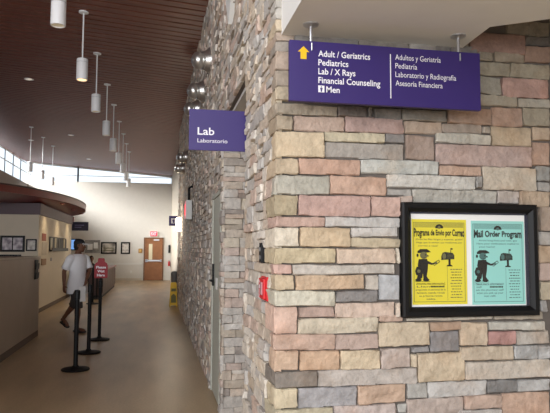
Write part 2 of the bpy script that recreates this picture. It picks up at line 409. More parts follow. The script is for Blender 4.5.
def corridor_wall():
    mb = MB()
    mb.box(WALL_X, WALL_X+.9, JAMB_Y, END_Y, 0, 5.3)
    mb.box(WALL_X, WALL_X+.9, PIL_Y, JAMB_Y, LINTEL, 5.3)
    wl = struct(mb.build('wall_right', M_MORTAR, smooth=0))
    s = MB(); P = lambda u, v, d: (WALL_X-d, u, v)
    rows(s, P, 6.86, END_Y, 0, 5.3, PALC, False)
    rows(s, P, JAMB_Y, 6.86, 2.16, 5.3, PALC, False)
    rows(s, P, JAMB_Y-.03, 5.94, 0, 2.16, PALC, True)
    rows(s, P, PIL_Y, JAMB_Y, LINTEL, 5.3, PALC, False)
    s.build('stone_facing', M_STONE, wl, smooth=.5)
    s = MB(); P = lambda u, v, d: (u, JAMB_Y-d, v)
    rows(s, P, WALL_X-.012, 1.7, 0, LINTEL, PALC, True, hr=(.06, .11), wr=(.14, .3))
    s.build('stone_facing', M_STONE, wl, smooth=.5)
    s = MB(); P = lambda u, v, d: (-u, END_Y+d, v)
    rows(s, P, -.78, -WALL_X, 0, 5.3, PALC, False, wr=(.1, .14), pr=(.005, .012))
    s.build('stone_facing', M_STONE, wl, smooth=.5)
    # recess behind the pillar: painted back wall and ceiling
    struct(MB().box(1.7, 1.8, PIL_Y, JAMB_Y, 0, LINTEL).build('wall_recess', M_CREAM, smooth=0))
    struct(MB().box(WALL_X+.03, 1.7, PIL_Y, JAMB_Y, LINTEL-.03, LINTEL).build('ceiling_recess', M_SOFFIT, smooth=0))
corridor_wall()

# ---------------------------------------------------------------- room shell
struct(MB().box(-6.5, 4.4, -3.6, FAR_Y+.2, -.2, 0).build('floor', M_FLOOR, smooth=0))
def ceiling():
    mb = MB(); y = -3.5; p = .2
    while y < FAR_Y:
        x1 = WALL_X+.06 if y > 2.7 else 4.3
        if y > END_Y: x1 = .8
        a, b = y+.022, y+p-.022
        vs = []
        for dz in (0, .03):
            for yy in (a, b):
                for xx in (-6.45, x1): vs.append((xx, yy, CZ(xx, yy)+dz))
        mb.add(vs, [(0,2,3,1), (4,5,7,6), (0,1,5,4), (2,6,7,3), (0,4,6,2), (1,3,7,5)])
        y += p
    c = struct(mb.build('ceiling', M_SLAT, smooth=0))
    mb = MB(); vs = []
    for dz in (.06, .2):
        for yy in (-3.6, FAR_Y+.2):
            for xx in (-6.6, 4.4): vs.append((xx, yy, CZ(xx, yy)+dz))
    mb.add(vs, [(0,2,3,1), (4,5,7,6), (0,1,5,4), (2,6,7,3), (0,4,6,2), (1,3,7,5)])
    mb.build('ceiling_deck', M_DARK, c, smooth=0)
ceiling()
LX = -6.3
mb = MB(); mb.box(LX-.2, LX, -3.6, 18.0, 0, 6.3); mb.box(LX-.2, LX, 18.0, FAR_Y+.2, 0, 4.78)
struct(mb.build('wall_left', M_TAUPE, smooth=0))
SILL = 4.96
mb = MB(); mb.box(LX-.2, 1.0, FAR_Y, FAR_Y+.2, 0, SILL)
struct(mb.build('wall_far', M_FAR, smooth=0))
struct(MB().box(.74, .95, END_Y+.02, FAR_Y, 0, 5.5).build('wall_right_far', M_CREAM, smooth=0))
struct(MB().box(4.2, 4.4, -3.6, PIL_Y, 0, 5.3).build('wall_hall_end', M_CREAM, smooth=0))
mb = MB(); mb.box(LX, -5.3, -3.6, -3.4, 0, 5.6); mb.box(.9, 4.2, -3.6, -3.4, 0, 5.3); mb.box(-5.3, .9, -3.6, -3.4, 4.7, 5.6)
struct(mb.build('wall_entrance', M_CREAM, smooth=0))
# high windows of the far wall
n = 1; edges = [-6.3, -3.96, .74]
for a, b in zip(edges[:-1], edges[1:]):
    mb = MB(); za, zb = CZ(a, FAR_Y), CZ(b, FAR_Y)
    for x in (a, b): mb.box(x-.035, x+.035, FAR_Y+.02, FAR_Y+.14, SILL, CZ(x, FAR_Y)+.05)
    mb.box(a, b, FAR_Y+.02, FAR_Y+.14, SILL, SILL+.04)
    mb.box(a, b, FAR_Y+.05, FAR_Y+.11, 5.28, 5.31)
    vs = [(x, y, CZ(x, FAR_Y)+d) for d in (-.07, .06) for y in (FAR_Y+.02, FAR_Y+.14) for x in (a, b)]
    mb.add(vs, [(0,2,3,1), (4,5,7,6), (0,1,5,4), (2,6,7,3), (0,4,6,2), (1,3,7,5)])
    f = struct(mb.build('window_%d' % n, M_WHITE, smooth=0)); n += 1
    p = MB(); p.add([(a, FAR_Y+.08, SILL), (b, FAR_Y+.08, SILL), (b, FAR_Y+.08, zb), (a, FAR_Y+.08, za)], [(0, 1, 2, 3)])
    p.build('pane', M_GLASS, f, smooth=0)
# high windows of the left wall, two rows of panes
y = 18.0
while y < FAR_Y-.1:
    y1 = y+1.5; mb = MB()
    for yy in (y, y1): mb.box(LX-.09, LX-.06, yy-.02, yy+.02, 4.78, 6.0)
    for z in (4.81, 5.35, 5.80): mb.box(LX-.09, LX-.06, y, y1, z-.02, z+.02)
    f = struct(mb.build('window_%d' % n, M_WHITE, smooth=0)); n += 1
    p = MB(); p.add([(LX-.08, y, 4.78), (LX-.08, y1, 4.78), (LX-.08, y1, 5.95), (LX-.08, y, 5.95)], [(0, 1, 2, 3)])
    p.build('pane', M_GLASS, f, smooth=0); y = y1
# white soffit over the sign, notched back from the stone at the right
poly = [(.572, FRONT_Y), (1.516, FRONT_Y), (1.496, 2.465), (1.705, 2.323), (3.6, 1.05), (3.6, -.2), (.572, -.2)]
mb = MB(); mb.prism(poly, 2.585, 5.0, lambda u, v, h: (u, v, h))
so = struct(mb.build('ceiling_soffit', M_WHITE, smooth=0))
# chair rail, base trims
struct(MB().box(-6.2, -.72, FAR_Y-.04, FAR_Y, .80, .90).build('trim_1', M_WHITE, smooth=0))
struct(MB().box(-6.2, -.72, FAR_Y-.02, FAR_Y, 0, .12).build('baseboard_far', M_CREAM, smooth=0))
struct(MB().box(.725, .74, END_Y+.1, FAR_Y, 0, .12).build('baseboard_right', M_CREAM, smooth=0))
WEDGE = [(5.36, 3.86), (4.80, 3.78), (5.12, 3.53)]
tb = MB(); tb.add([(.582, yy, z) for yy, z in WEDGE] + [(WALL_X+.05, yy, z) for yy, z in WEDGE], [(2, 1, 0), (3, 4, 5), (0, 1, 4, 3), (1, 2, 5, 4), (2, 0, 3, 5)])
struct(tb.build('trim_3', M_WHITE, smooth=0))

# ---------------------------------------------------------------- overhead sign on two rods
SY = 2.588                                        # face of the sign
def overhead_sign():
    x0, x1, z0, z1 = .574, 1.514, 2.222, 2.502
    t = thing('directory_sign', 'wide purple hanging sign listing clinics in English and Spanish, with a yellow arrow', 'sign', ((x0+x1)/2, 2.6, z0))
    MB().box(x0, x1, SY, SY+.024, z0, z1).build('sign_panel', M_PURPLE, t, smooth=0, bevel=.002)
    for x in (.677, 1.408):
        MB().tube([(x, 2.6, z1-.055), (x, 2.6, 2.583)], .0075, 12).tube([(x, SY-.004, z1-.045), (x, SY-.004, z1-.01)], .004, 8).build('hanging_rod', M_STEEL, t)
        MB().lathe((x, 2.6, 2.585), (0, 0, -1), [(0, .036), (.006, .036), (.010, .012), (.012, .008)]).build('ceiling_plate', M_STEEL, t)
    fn = lambda ox, oz: (lambda x, y: (x0+ox+x, SY-.0012, z1-oz+y))
    for i, (s, wd) in enumerate([('Adult / Geriatrics', .256), ('Pediatrics', .147), ('Lab / X Rays', .182), ('Financial Counseling', .306)]):
        put(MB(), text2d(s, wd*.97, .0275, .016), fn(.134, .069+.0412*i)).build('lettering', M_LETTER, t, smooth=0)
    put(MB(), text2d('Men', .064, .0275, .016), fn(.171, .069+.0412*4)).build('lettering', M_LETTER, t, smooth=0)
    for i, (s, wd) in enumerate([('Adultos y Geriatría', .236), ('Pediatría', .112), ('Laboratorio y Radiografía', .316), ('Asesoría Financiera', .244)]):
        put(MB(), text2d(s, wd*.97, .0255), fn(.506, .060+.0412*i)).build('lettering', M_LETTER, t, smooth=0)
    MB().box(x0+.480, x0+.4845, SY-.0012, SY, z1-.245, z1-.035).build('divider_line', M_LETTER, t, smooth=0)
    ax, az = x0+.065, z1-.055
    MB().prism([(-.014, -.031), (.014, -.031), (.014, .002), (.027, .002), (0, .028), (-.027, .002), (-.014, .002)], 0, .0012,
               lambda u, v, h: (ax+u, SY-h, az+v)).build('arrow', M_YELLOW, t, smooth=0)
    px, pz = x0+.148, z1-.069-.165+.0145
    MB().box(px-.0145, px+.0145, SY-.0012, SY, pz-.0155, pz+.0155).build('pictogram_tile', M_LETTER, t, smooth=0)
    g = MB(); yy = lambda u, v, h: (px+u, SY-.0012-h, pz+v)
    g.prism([(.0028*math.cos(i*.785), .009+.0028*math.sin(i*.785)) for i in range(8)], 0, .0006, yy)
    g.prism([(-.0055, .005), (.0055, .005), (.0055, -.003), (.0032, -.003), (.0032, -.013), (-.0032, -.013), (-.0032, -.003), (-.0055, -.003)], 0, .0006, yy)
    g.build('pictogram', M_PURPLE, t, smooth=0)
overhead_sign()

# ---------------------------------------------------------------- framed leaflets on the stone
def framed_notice():
    x0, x1, z0, z1 = 1.167, 1.897, 1.230, 1.787
    yb, yf = FRONT_Y-.002, FRONT_Y-.052
    t = thing('framed_notice', 'black framed pair of yellow and aqua mail order leaflets on the stone wall', 'picture frame', ((x0+x1)/2, yb, z0))
    fw_ = .046
    mb = MB()
    O = [(x0, z0), (x1, z0), (x1, z1), (x0, z1)]
    prof = [(0, yb), (0, yf+.008), (.008, yf), (.026, yf+.001), (fw_-.006, yf+.010), (fw_, yf+.018), (fw_, yb)]
    vs = []
    for d, y in prof:
        vs += [(x0+d, y, z0+d), (x1-d, y, z0+d), (x1-d, y, z1-d), (x0+d, y, z1-d)]
    mb.add(vs, [(r*4+i, r*4+(i+1) % 4, (r+1)*4+(i+1) % 4, (r+1)*4+i) for r in range(len(prof)-1) for i in range(4)])
    mb.build('frame', M_FRAME, t, smooth=.5)
    ym = yf+.026
    a0, a1, c0, c1 = x0+fw_-.004, x1-fw_+.004, z0+fw_-.004, z1-fw_+.004
    MB().box(a0, a1, ym, yb, c0, c1).build('backing_board', M_PAPER, t, smooth=0)
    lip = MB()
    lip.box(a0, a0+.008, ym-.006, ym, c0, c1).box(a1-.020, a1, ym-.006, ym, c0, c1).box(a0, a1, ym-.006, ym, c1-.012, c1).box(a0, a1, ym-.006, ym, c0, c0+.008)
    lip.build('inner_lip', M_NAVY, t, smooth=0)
    def sheet(sx0, sx1, sz0, sz1, paper, grey, label, title, tw, lines, low, phone_row):
        ys = ym-.0012
        s = MB().box(sx0, sx1, ys, ym-.0002, sz0, sz1).build('leaflet', paper, t, smooth=0); s['label'] = label
        W, Hh = sx1-sx0, sz1-sz0
        A = lambda u, v, h=0: (sx0+u*W, ys-.0004-h, sz0+v*Hh)
        ink = MB(); gr = MB()
        def rect(mb, u0, u1, v0, v1, h=0): mb.add([A(u0, v0, h), A(u1, v0, h), A(u1, v1, h), A(u0, v1, h)], [(0, 1, 2, 3)])
        def pol(mb, pts, h=0): mb.add([A(u, v, h) for u, v in pts], [tuple(range(len(pts)))])
        def disc(mb, u, v, ru, rv, h=0, a0_=0, a1_=6.2832, n_=16): pol(mb, [(u+ru*math.cos(a0_+(a1_-a0_)*i/n_), v+rv*math.sin(a0_+(a1_-a0_)*i/n_)) for i in range(n_+1)], h)
        # border, hatched heading, half-round emblem
        for q in ((.03, .038), (.955, .963)): rect(gr, q[0], q[1], .03, .965)
        for q in ((.03, .035), (.960, .965)): rect(gr, .03, .963, q[0], q[1])
        for i in range(9): rect(gr, .05, .945, .905+i*.006, .9075+i*.006)
        disc(ink, .5, .895, .075, .048, .0002, 0, math.pi)
        disc(gr, .5, .905, .028, .018, .0004)
        # arched heavy title
        tv, tf = text2d(title, tw*W, .062*Hh, .035, 'CENTER')
        tt = MB(); tt.add([(sx0+.5*W+x, ys-.0006, sz0+.842*Hh+(y-.012)*(1+.55*(2*x/(tw*W))**2)) for x, y in tv], tf).build('title', M_INK, s, smooth=0)
        for i, (s_, wd) in enumerate(lines):
            put(gr, text2d(s_, wd*W, .019*Hh, .01, 'CENTER'), lambda x, y, i=i: (sx0+(.5 if i < 2 else .29)*W+x, ys-.0005, sz0+(.755-.038*i)*Hh+y))
        emb = ink; ink = MB()
        # mail carrier holding out an envelope
        pol(ink, [(.10, .60), (.10, .625), (.15, .648), (.27, .648), (.32, .628), (.34, .612), (.26, .606)])
        disc(gr, .21, .575, .068, .042, .0001); disc(ink, .245, .58, .012, .008, .0003); disc(ink, .10, .575, .02, .02, .0002)
        disc(ink, .285, .568, .018, .008, .0003); rect(ink, .21, .27, .548, .552, .0003)
        pol(ink, [(.12, .53), (.27, .535), (.29, .48), (.28, .40), (.13, .40), (.10, .46)])
        pol(ink, [(.24, .525), (.36, .485), (.42, .495), (.42, .475), (.36, .462), (.26, .48)], .0001)
        disc(gr, .43, .487, .025, .015, .0003)
        ev = [(.38, .478), (.48, .52), (.50, .50), (.40, .455)]
        for i in range(4):
            p, q = V((*ev[i], 0)), V((*ev[(i+1) % 4], 0)); nrm = V((-(q-p).y, (q-p).x, 0)).normalized()*.004
            pol(ink, [(p+nrm).xy, (p-nrm).xy, (q-nrm).xy, (q+nrm).xy], .0004)
        pol(ink, [(.08, .44), (.16, .45), (.19, .37), (.15, .33), (.07, .345), (.05, .39)], .0002)
        disc(gr, .12, .39, .03, .02, .0004)
        pol(ink, [(.12, .40), (.20, .40), (.18, .31), (.12, .29), (.08, .30)]); pol(ink, [(.19, .40), (.28, .40), (.26, .33), (.30, .29), (.20, .29)])
        for u in (.11, .25): disc(ink, u, .287, .06, .017, .0001)
        rect(ink, .05, .32, .266, .271)
        carrier = ink; ink = MB()
        # letter box on a post with its flag up
        pol(ink, [(.53, .52), (.53, .565), (.555, .605), (.60, .615), (.74, .605), (.77, .575), (.77, .53)])
        disc(gr, .585, .565, .035, .035, .0002)
        for i in range(4): rect(gr, .64, .755, .54+.016*i, .545+.016*i, .0002)
        rect(ink, .70, .712, .60, .655); rect(ink, .70, .74, .642, .66, .0001)
        rect(ink, .66, .70, .45, .53); pol(ink, [(.62, .445), (.74, .445), (.72, .462), (.64, .462)])
        letterbox = ink; ink = MB(); emb.build('emblem', M_INK, s, smooth=0)
        # text block below, boxed column of small print at the right
        for i, (s_, wd) in enumerate(low):
            put(ink if i < 1 else gr, text2d(s_, wd*W, .02*Hh, .012, 'CENTER'), lambda x, y, i=i: (sx0+.33*W+x, ys-.0005, sz0+(.236-.036*i)*Hh+y))
        rect(ink, .07, .60, .231, .233)
        for i in range(9): rect(ink, .33+.028*i, .352+.028*i, .236-.036*phone_row, .236-.036*phone_row+.018, .0002)
        rect(gr, .635, .640, .045, .44)
        for i in range(11):
            a = .03+.035*((i*37) % 5)/5
            u = .66+a
            while u < .94-a:
                ln = .025+.02*((i*13+int(u*100)) % 4)/2
                rect(ink if i in (2, 3) else gr, u, min(u+ln, .945-a), .405-.033*i, .415-.033*i); u += ln+.014
        carrier.build('mail_carrier_drawing', M_INK, s, smooth=0); letterbox.build('letter_box_drawing', M_INK, s, smooth=0)
        ink.build('printing', M_INK, s, smooth=0); gr.build('faint_printing', grey, s, smooth=0)
    sheet(1.222, 1.512, 1.290, 1.706, M_YPAPER, M_INKG, 'yellow leaflet in Spanish', 'Programa de Envio por Correo', .92,
          [('¡Evite las filas largas y esperar, gratis!', .86), ('Haga que le envíen sus medicinas por', .84), ('correo a casa!', .36)],
          [('¿Necesita más información?', .52), ('Llame al                ', .50), ('pregúntele al personal de la', .54), ('farmacia cuando recoja', .50), ('su próxima receta', .42), ('médica', .16)], 1)
    sheet(1.538, 1.830, 1.286, 1.702, M_GPAPER, M_INKT, 'aqua leaflet in English', 'Mail Order Program', .90,
          [('Avoid long lines and wait, get', .72), ('Have your medications mailed to', .80), ('your home!', .30)],
          [('Need more information?', .52), ('call                or', .50), ('ask the pharmacy staff', .52), ('when you pick up your', .50), ('next refill.', .22)], 1)
    MB().add([(a0, ym-.009, c0), (a1, ym-.009, c0), (a1, ym-.009, c1), (a0, ym-.009, c1)], [(0, 1, 2, 3)]).build('glazing', M_PANE, t, smooth=0)
M_PANE = glass_mat('picture_glass', (1, 1, 1), .035)
framed_notice()

# ---------------------------------------------------------------- things on the side of the pillar
XS = SIDE_X-.025                                  # stone surface there
def blade_text(mb, y, x, z, lines):
    for s, wd, cap, bold, dx, dz in lines:
        put(mb, text2d(s, wd, cap, bold), lambda u, v, dx=dx, dz=dz: (x+dx+u, y, z+dz+v))
k = 1.086; LY = 3.80
t = thing('lab_sign', 'purple Lab sign sticking out from the stone pillar into the corridor', 'sign', (.36, LY, 2.185))
MB().box(.190, .600, LY, LY+.012, 2.185, 2.449).build('sign_panel', M_PURPLE, t, smooth=0, bevel=.0015)
MB().box(.600, .641, LY-.008, LY+.02, 2.21, 2.42).build('wall_bracket', M_BLACK, t, smooth=0, bevel=.002)
for q_ in (('Lab', .098*k, .043*k, .012, .05*k, .092*k), ('Laboratorio', .176*k, .023*k, 0, .05*k, .046*k)):
    mb = MB(); blade_text(mb, LY-.0012, .190, 2.185, [q_]); mb.build('lettering', M_LETTER, t, smooth=0)
def fire_alarm():
    t = thing('fire_alarm', 'red fire alarm on the pillar beside the corridor', 'fire alarm', (XS, 3.04, 1.30))
    MB().box(XS-.006, SIDE_X-.002, 2.955, 3.125, 1.297, 1.417).build('back_plate', M_RED, t, smooth=0, bevel=.003)
    MB().box(XS-.020, XS-.006, 2.968, 3.112, 1.306, 1.408).build('housing', M_RED, t, smooth=0, bevel=.004)
    MB().box(XS-.024, XS-.018, 3.0, 3.05, 1.325, 1.39).build('strobe_lens', mat('clear_lens', (200, 150, 155), .15), t, smooth=0, bevel=.002)
    for i, c in enumerate('FIRE'):
        mb = MB(); put(mb, text2d(c, .020, .018, .03), lambda u, v, i=i: (XS-.0206, 3.098-u, 1.392-i*.024+v-.012))
        mb.build('letter', M_LETTER, t, smooth=0)
    t = thing('door_release_plate', 'small black wall device on the pillar just above the red alarm', 'wall device', (XS, 3.13, 1.49))
    MB().box(XS-.010, SIDE_X-.002, 3.10, 3.165, 1.485, 1.59).build('housing', M_BLACKP, t, smooth=0, bevel=.004)
    MB().lathe((XS-.0095, 3.13, 1.555), (-1, 0, 0), [(0, .013), (.004, .012), (.006, .006)]).build('button', M_GREY, t)
    MB().box(XS-.012, XS-.009, 3.115, 3.15, 1.505, 1.525).build('slot', M_GREY, t, smooth=0)
fire_alarm()

# ---------------------------------------------------------------- door in the stone wall
def side_door():
    y0, y1, zt, xf = 6.0, 6.80, 2.12, .618
    f = MB()
    for a, b in ((y0-.055, y0), (y1, y1+.055)): f.box(xf, WALL_X+.05, a, b, 0, zt+.055)
    f.box(xf, WALL_X+.05, y0-.055, y1+.055, zt, zt+.055)
    d = struct(f.build('door_1', M_PALE, smooth=0, bevel=.004))
    MB().box(xf+.012, xf+.055, y0+.004, y1-.004, .01, zt-.004).build('leaf', M_PALE, d, smooth=0, bevel=.002)
    MB().box(xf-.006, xf+.014, y1-.16, y1-.08, 1.16, 1.40).tube([(xf-.012, y1-.12, 1.22), (xf-.03, y1-.12, 1.22), (xf-.03, y1-.26, 1.22)], .011, 10).build('lock_handle', M_BLACKP, d, bevel=.003)
    MB().box(xf+.008, xf+.013, y0+.30, y0+.46, 1.14, 1.26).build('notice_plate', M_PAPER, d, smooth=0)
side_door()

# ---------------------------------------------------------------- chrome wall lights on the stone
def wall_light(label, y, z, sc=1.0):
    xb = WALL_X-.02
    t = thing('chrome_wall_light', label, 'wall light', (xb, y, z), 'chrome lights high on the stone wall')
    ax = V((-.95, -.22, -.10)).normalized()
    c = V((xb, y, z)); r = sc
    MB().lathe(c, ax, [(-.03*r, .150*r), (.006*r, .150*r), (.014*r, .142*r), (.020*r, .130*r), (.085*r, .098*r), (.090*r, .102*r), (.100*r, .100*r), (.104*r, .090*r)], 28).build('base_shade', M_CHROME, t)
    MB().lathe(c+ax*.10*r, ax, [(0, .080*r), (.012*r, .086*r), (.03*r, .094*r), (.055*r, .096*r), (.08*r, .086*r), (.10*r, .064*r), (.112*r, .035*r), (.115*r, .002)], 28).build('ball_head', M_CHROME, t)
    MB().lathe(c+ax*.205*r, ax, [(0, .036*r), (.012*r, .034*r), (.013*r, .024*r), (.008*r, .001)], 20).build('lamp_ring', M_STEEL, t)
WL = ['top chrome wall light, highest and largest of the row on the stone', 'second chrome wall light from the top, its full shape clear of the Lab sign',
      'third chrome wall light, half hidden by the top edge of the Lab sign', 'chrome wall light just under the lower left corner of the Lab sign',
      'smallest chrome wall light, farthest of the row on the stone wall']
for l, (y, z) in zip(WL, [(7.30, 3.89), (8.30, 3.77), (9.30, 3.75), (12.7, 3.51), (14.1, 3.46)]): wall_light(l, y, z, 1.12)
# exit box on a bracket, seen almost end on
t = thing('exit_sign', 'lit exit sign box seen end on, hung from a bracket on the stone wall', 'exit sign', (.55, 10.77, 2.09))
xw = WALL_X-.03
MB().box(xw-.115, xw-.008, 10.60, 10.94, 2.09, 2.43).build('housing', M_WHITE, t, smooth=0, bevel=.006)
MB().box(xw-.119, xw-.113, 10.62, 10.92, 2.11, 2.41).build('sign_face', mat('exit_face', (250, 206, 210), .4, emit=(255, 110, 130), estr=.5), t, smooth=0)
mb = MB(); put(mb, text2d('EXIT', .26, .17, .03), lambda u, v: (xw-.121, 10.90-u, 2.18+v))
mb.build('lettering', mat('exit_red', (235, 30, 50), .4, emit=(255, 20, 50), estr=2.0), t, smooth=0)
MB().tube([(xw-.055, 10.77, 2.42), (xw-.055, 10.77, 2.66), (xw+.02, 10.77, 2.70)], .022, 10).lathe((xw+.03, 10.77, 2.70), (-1, 0, 0), [(0, .06), (.02, .06), (.03, .03)]).build('bracket', M_BLACK, t)
# glowing wall lamp
t = thing('glowing_wall_lamp', 'tall glowing white lamp low on the stone wall next to the restroom sign', 'wall lamp', (xw, 15.5, 2.03))
MB().tube([(xw-.065, 15.5, 2.035), (xw-.065, 15.5, 2.065), (xw-.065, 15.5, 2.355), (xw-.065, 15.5, 2.385)], [.05, .066, .066, .05], 18).build('opal_shade', M_WARM, t)
MB().box(xw-.006, xw+.03, 15.44, 15.56, 2.10, 2.33).box(xw-.07, xw, 15.485, 15.515, 2.02, 2.035).box(xw-.07, xw, 15.485, 15.515, 2.385, 2.40).build('wall_bracket', M_STEEL, t, smooth=0)
lt = bpy.data.lights.new('wall_lamp_light', 'POINT'); lt.energy = 22; lt.color = (1, .86, .68); lt.shadow_soft_size = .1
lo = bpy.data.objects.new('wall_lamp_light', lt); scene.collection.objects.link(lo); lo.location = (xw-.22, 15.3, 2.2)
# restroom sign
t = thing('restroom_sign', 'small square purple sign with a white figure, at the far end of the stone wall', 'sign', (.48, 17.7, 2.255))
MB().box(.345, .605, 17.7, 17.715, 2.255, 2.545).build('sign_panel', M_PURPLE, t, smooth=0, bevel=.003)
MB().box(.60, .64, 17.68, 17.735, 2.30, 2.50).build('wall_bracket', M_STEEL, t, smooth=0)
MB().box(.405, .545, 17.698, 17.7, 2.325, 2.475).build('pictogram_tile', M_LETTER, t, smooth=0)
g = MB(); fy = lambda u, v, h: (.475+u, 17.698-h, 2.40+v)
g.prism([(.014*math.cos(i*.785), .048+.014*math.sin(i*.785)) for i in range(8)], 0, .001, fy)
g.prism([(-.03, .03), (.03, .03), (.03, -.015), (.018, -.015), (.018, -.062), (-.018, -.062), (-.018, -.015), (-.03, -.015)], 0, .001, fy)
g.build('pictogram', M_PURPLE, t, smooth=0)

# ---------------------------------------------------------------- pendants
def pendant(label, x, y, zb, grp, proto=None):
    if proto: return copy_thing(proto, (x, y, zb), label)
    zc = CZ(x, y)
    t = thing('pendant_lamp', label, 'pendant lamp', (x, y, zb), grp)
    MB().lathe((x, y, zb), (0, 0, 1), [(.03, .066), (0, .068), (0, .078), (.012, .08), (.29, .08), (.305, .078), (.312, .062), (.318, .02), (.33, .014)], 28).build('cylinder_shade', M_PEND, t)
    MB().lathe((x, y, zb+.252), (0, 0, 1), [(0, .0795), (.002, .0815), (.006, .0815), (.008, .0795)], 28).build('shade_band', M_STEEL, t)
    MB().lathe((x, y, zb+.012), (0, 0, 1), [(0, .067), (.012, .067)], 24).build('lens', M_LAMP if 'glowing' in label else M_LAMPOFF, t)
    MB().tube([(x, y, zb+.32), (x, y, zc-.02)], .011, 10).build('stem', M_PEND, t)
    MB().lathe((x, y, zc+.012), (0, 0, -1), [(0, .07), (.028, .07), (.036, .05), (.04, .016)], 20).build('ceiling_plate', M_PEND, t)
    return t
G1 = 'white pendant lamps in a row down the corridor'
ordn = ['nearest white pendant lamp of the row, its stem cut off by the picture top', 'second white pendant lamp of the row, with a warm glowing mouth',
        'third white pendant lamp from the near end of the row', 'fourth white pendant lamp from the near end of the row', 'fifth white pendant lamp from the near end of the row',
        'sixth white pendant lamp from the near end of the row', 'seventh white pendant lamp from the near end of the row', 'eighth white pendant lamp from the near end of the row',
        'ninth and farthest white pendant lamp, smallest of the row']
for i, (l, y) in enumerate(zip(ordn, [6.69, 8.82, 10.83, 13.06, 15.09, 17.3, 19.4, 21.5, 23.6])): pendant(l, -1.09, y, 3.975, G1)
G2 = 'pendant lamps above the booth canopy'
for l, y in (('small pendant lamp above the canopy, leftmost of three by the high windows', 20.15), ('middle one of the three small pendant lamps above the canopy', 22.2), ('small pendant lamp above the canopy, rightmost and lowest of the three', 24.3)):
    pendant(l, -4.0, y, 4.035, G2)
M_DL = mat('downlight_lens', (235, 232, 225), .4, emit=(255, 240, 220), estr=.6)
for l, x, y in (('recessed ceiling downlight nearest the camera, alone between slats at the left', -2.76, 13.49), ('recessed downlight closest to the high left windows', -4.62, 23.31),
                ('recessed downlight above the rightmost small pendant lamp', -2.89, 20.95), ('farthest recessed downlight, close to the far wall windows', -3.01, 27.54)):
    z = CZ(x, y)
    t = thing('recessed_downlight', l, 'downlight', (x, y, z), 'recessed downlights in the slatted ceiling')
    MB().lathe((x, y, z+.02), (0, 0, -1), [(0, .09), (.03, .10), (.034, .085), (.02, .072)], 20).build('trim_ring', M_PEND, t)
    MB().lathe((x, y, z+.01), (0, 0, -1), [(0, .072), (.012, .07), (.02, .03)], 16).build('lens', M_DL, t)

# ---------------------------------------------------------------- booth with counter and oval canopy at the left
BX, BY0, BY1 = -2.82, 15.45, 21.2
mb = MB(); mb.box(LX, BX, BY0, BY1, 0, 2.40)
struct(mb.build('wall_booth', M_BOOTH, smooth=0))
f = MB(); f.box(LX, BX+.03, BY0-.03, BY1+.02, 2.40, 2.68)
struct(f.build('trim_2', M_FASCIA, smooth=0, bevel=.006))
struct(MB().box(LX, BX+.015, BY0-.015, BY1+.005, 0, .1).build('baseboard_booth', M_TAUPE, smooth=0))
def canopy():
    cx, cy, rx, ry = -5.0, 18.6, 2.82, 6.2
    t = thing('oval_canopy', 'dark red-brown oval canopy roof over the booth at the left', 'canopy', (cx, cy, 2.68))
    n = 72
    R_ = lambda k, z: (V((cx, cy, z)), V((rx*k, 0, 0)), V((0, ry*k, 0)))
    MB().loft([R_(1, 2.79), R_(1.004, 2.79), R_(1.004, 2.94), R_(.996, 2.945)], n, caps=False).build('rim', M_REDW, t, smooth=.5)
    MB().loft([R_(1.008, 2.94), R_(1.008, 2.975), R_(.98, 2.985)], n).build('rim_cap', M_DARKRED, t, smooth=.5)
    MB().loft([R_(1.0, 2.792), R_(.97, 2.765), R_(.87, 2.695), R_(.74, 2.682)], n).build('underside', M_REDU, t, smooth=.5)
M_DARKRED = mat('dark_red_edge', (60, 30, 28), .4)
canopy()
def counter():
    x, y0, y1, zt = -2.08, 4.6, 11.63, 1.43
    t = thing('service_counter', 'long high grey-beige service counter running along the left edge', 'counter', (x, y0, 0))
    MB().box(x-.62, x, y0, y1, .10, zt-.04).build('body', M_COUNTER, t, smooth=0, bevel=.004)
    MB().box(x-.66, x+.001, y0-.03, y1+.03, zt-.04, zt).build('countertop', mat('counter_edge', (176, 160, 140), .45), t, smooth=0, bevel=.006)
    MB().box(x-.60, x-.0+.006, y0+.02, y1-.02, 0, .10).build('toe_board', M_TAUPE, t, smooth=0)
    t = thing('leaflet_holder', 'narrow black two-pocket leaflet holder on the end of the grey-beige counter', 'leaflet holder', (x, 11.25, 1.04))
    MB().box(x+.002, x+.012, 11.12, 11.42, 1.03, 1.37).build('back_plate', M_BLACKP, t, smooth=0)
    for z in (1.04, 1.20):
        MB().prism([(0, 0), (.014, .01), (.022, .11), (.018, .11), (.010, .02), (0, .02)], 11.13, 11.41, lambda u, v, h, z=z: (x+.012+u, h, z+v)).build('pocket', M_BLACKP, t, smooth=0)
    t = thing('black_tray', 'thin flat black tray lying on the counter below the wide picture', 'tray', (x-.3, 11.35, zt))
    MB().box(x-.92, x-.30, 11.2, 11.5, zt, zt+.012).box(x-.92, x-.30, 11.2, 11.215, zt, zt+.03).box(x-.92, x-.30, 11.485, 11.5, zt, zt+.03).build('shell', M_BLACKP, t, smooth=0)
counter()
def picture(label, x0, x1, z0, z1, y, fw_, art, rot=False, extra=None):
    """framed picture on a wall that faces the camera, its back at y"""
    t = thing('framed_picture', label, 'picture', ((x0+x1)/2, y, z0))
    mb = MB(); d = .03
    mb.box(x0, x1, y-d, y, z0, z0+fw_).box(x0, x1, y-d, y, z1-fw_, z1).box(x0, x0+fw_, y-d, y, z0+fw_, z1-fw_).box(x1-fw_, x1, y-d, y, z0+fw_, z1-fw_)
    mb.build('frame', M_FRAME, t, smooth=0)
    MB().box(x0+fw_-.003, x1-fw_+.003, y-.012, y-.002, z0+fw_-.003, z1-fw_+.003).build('print', art, t, smooth=0)
    if extra: extra(t)
    return t
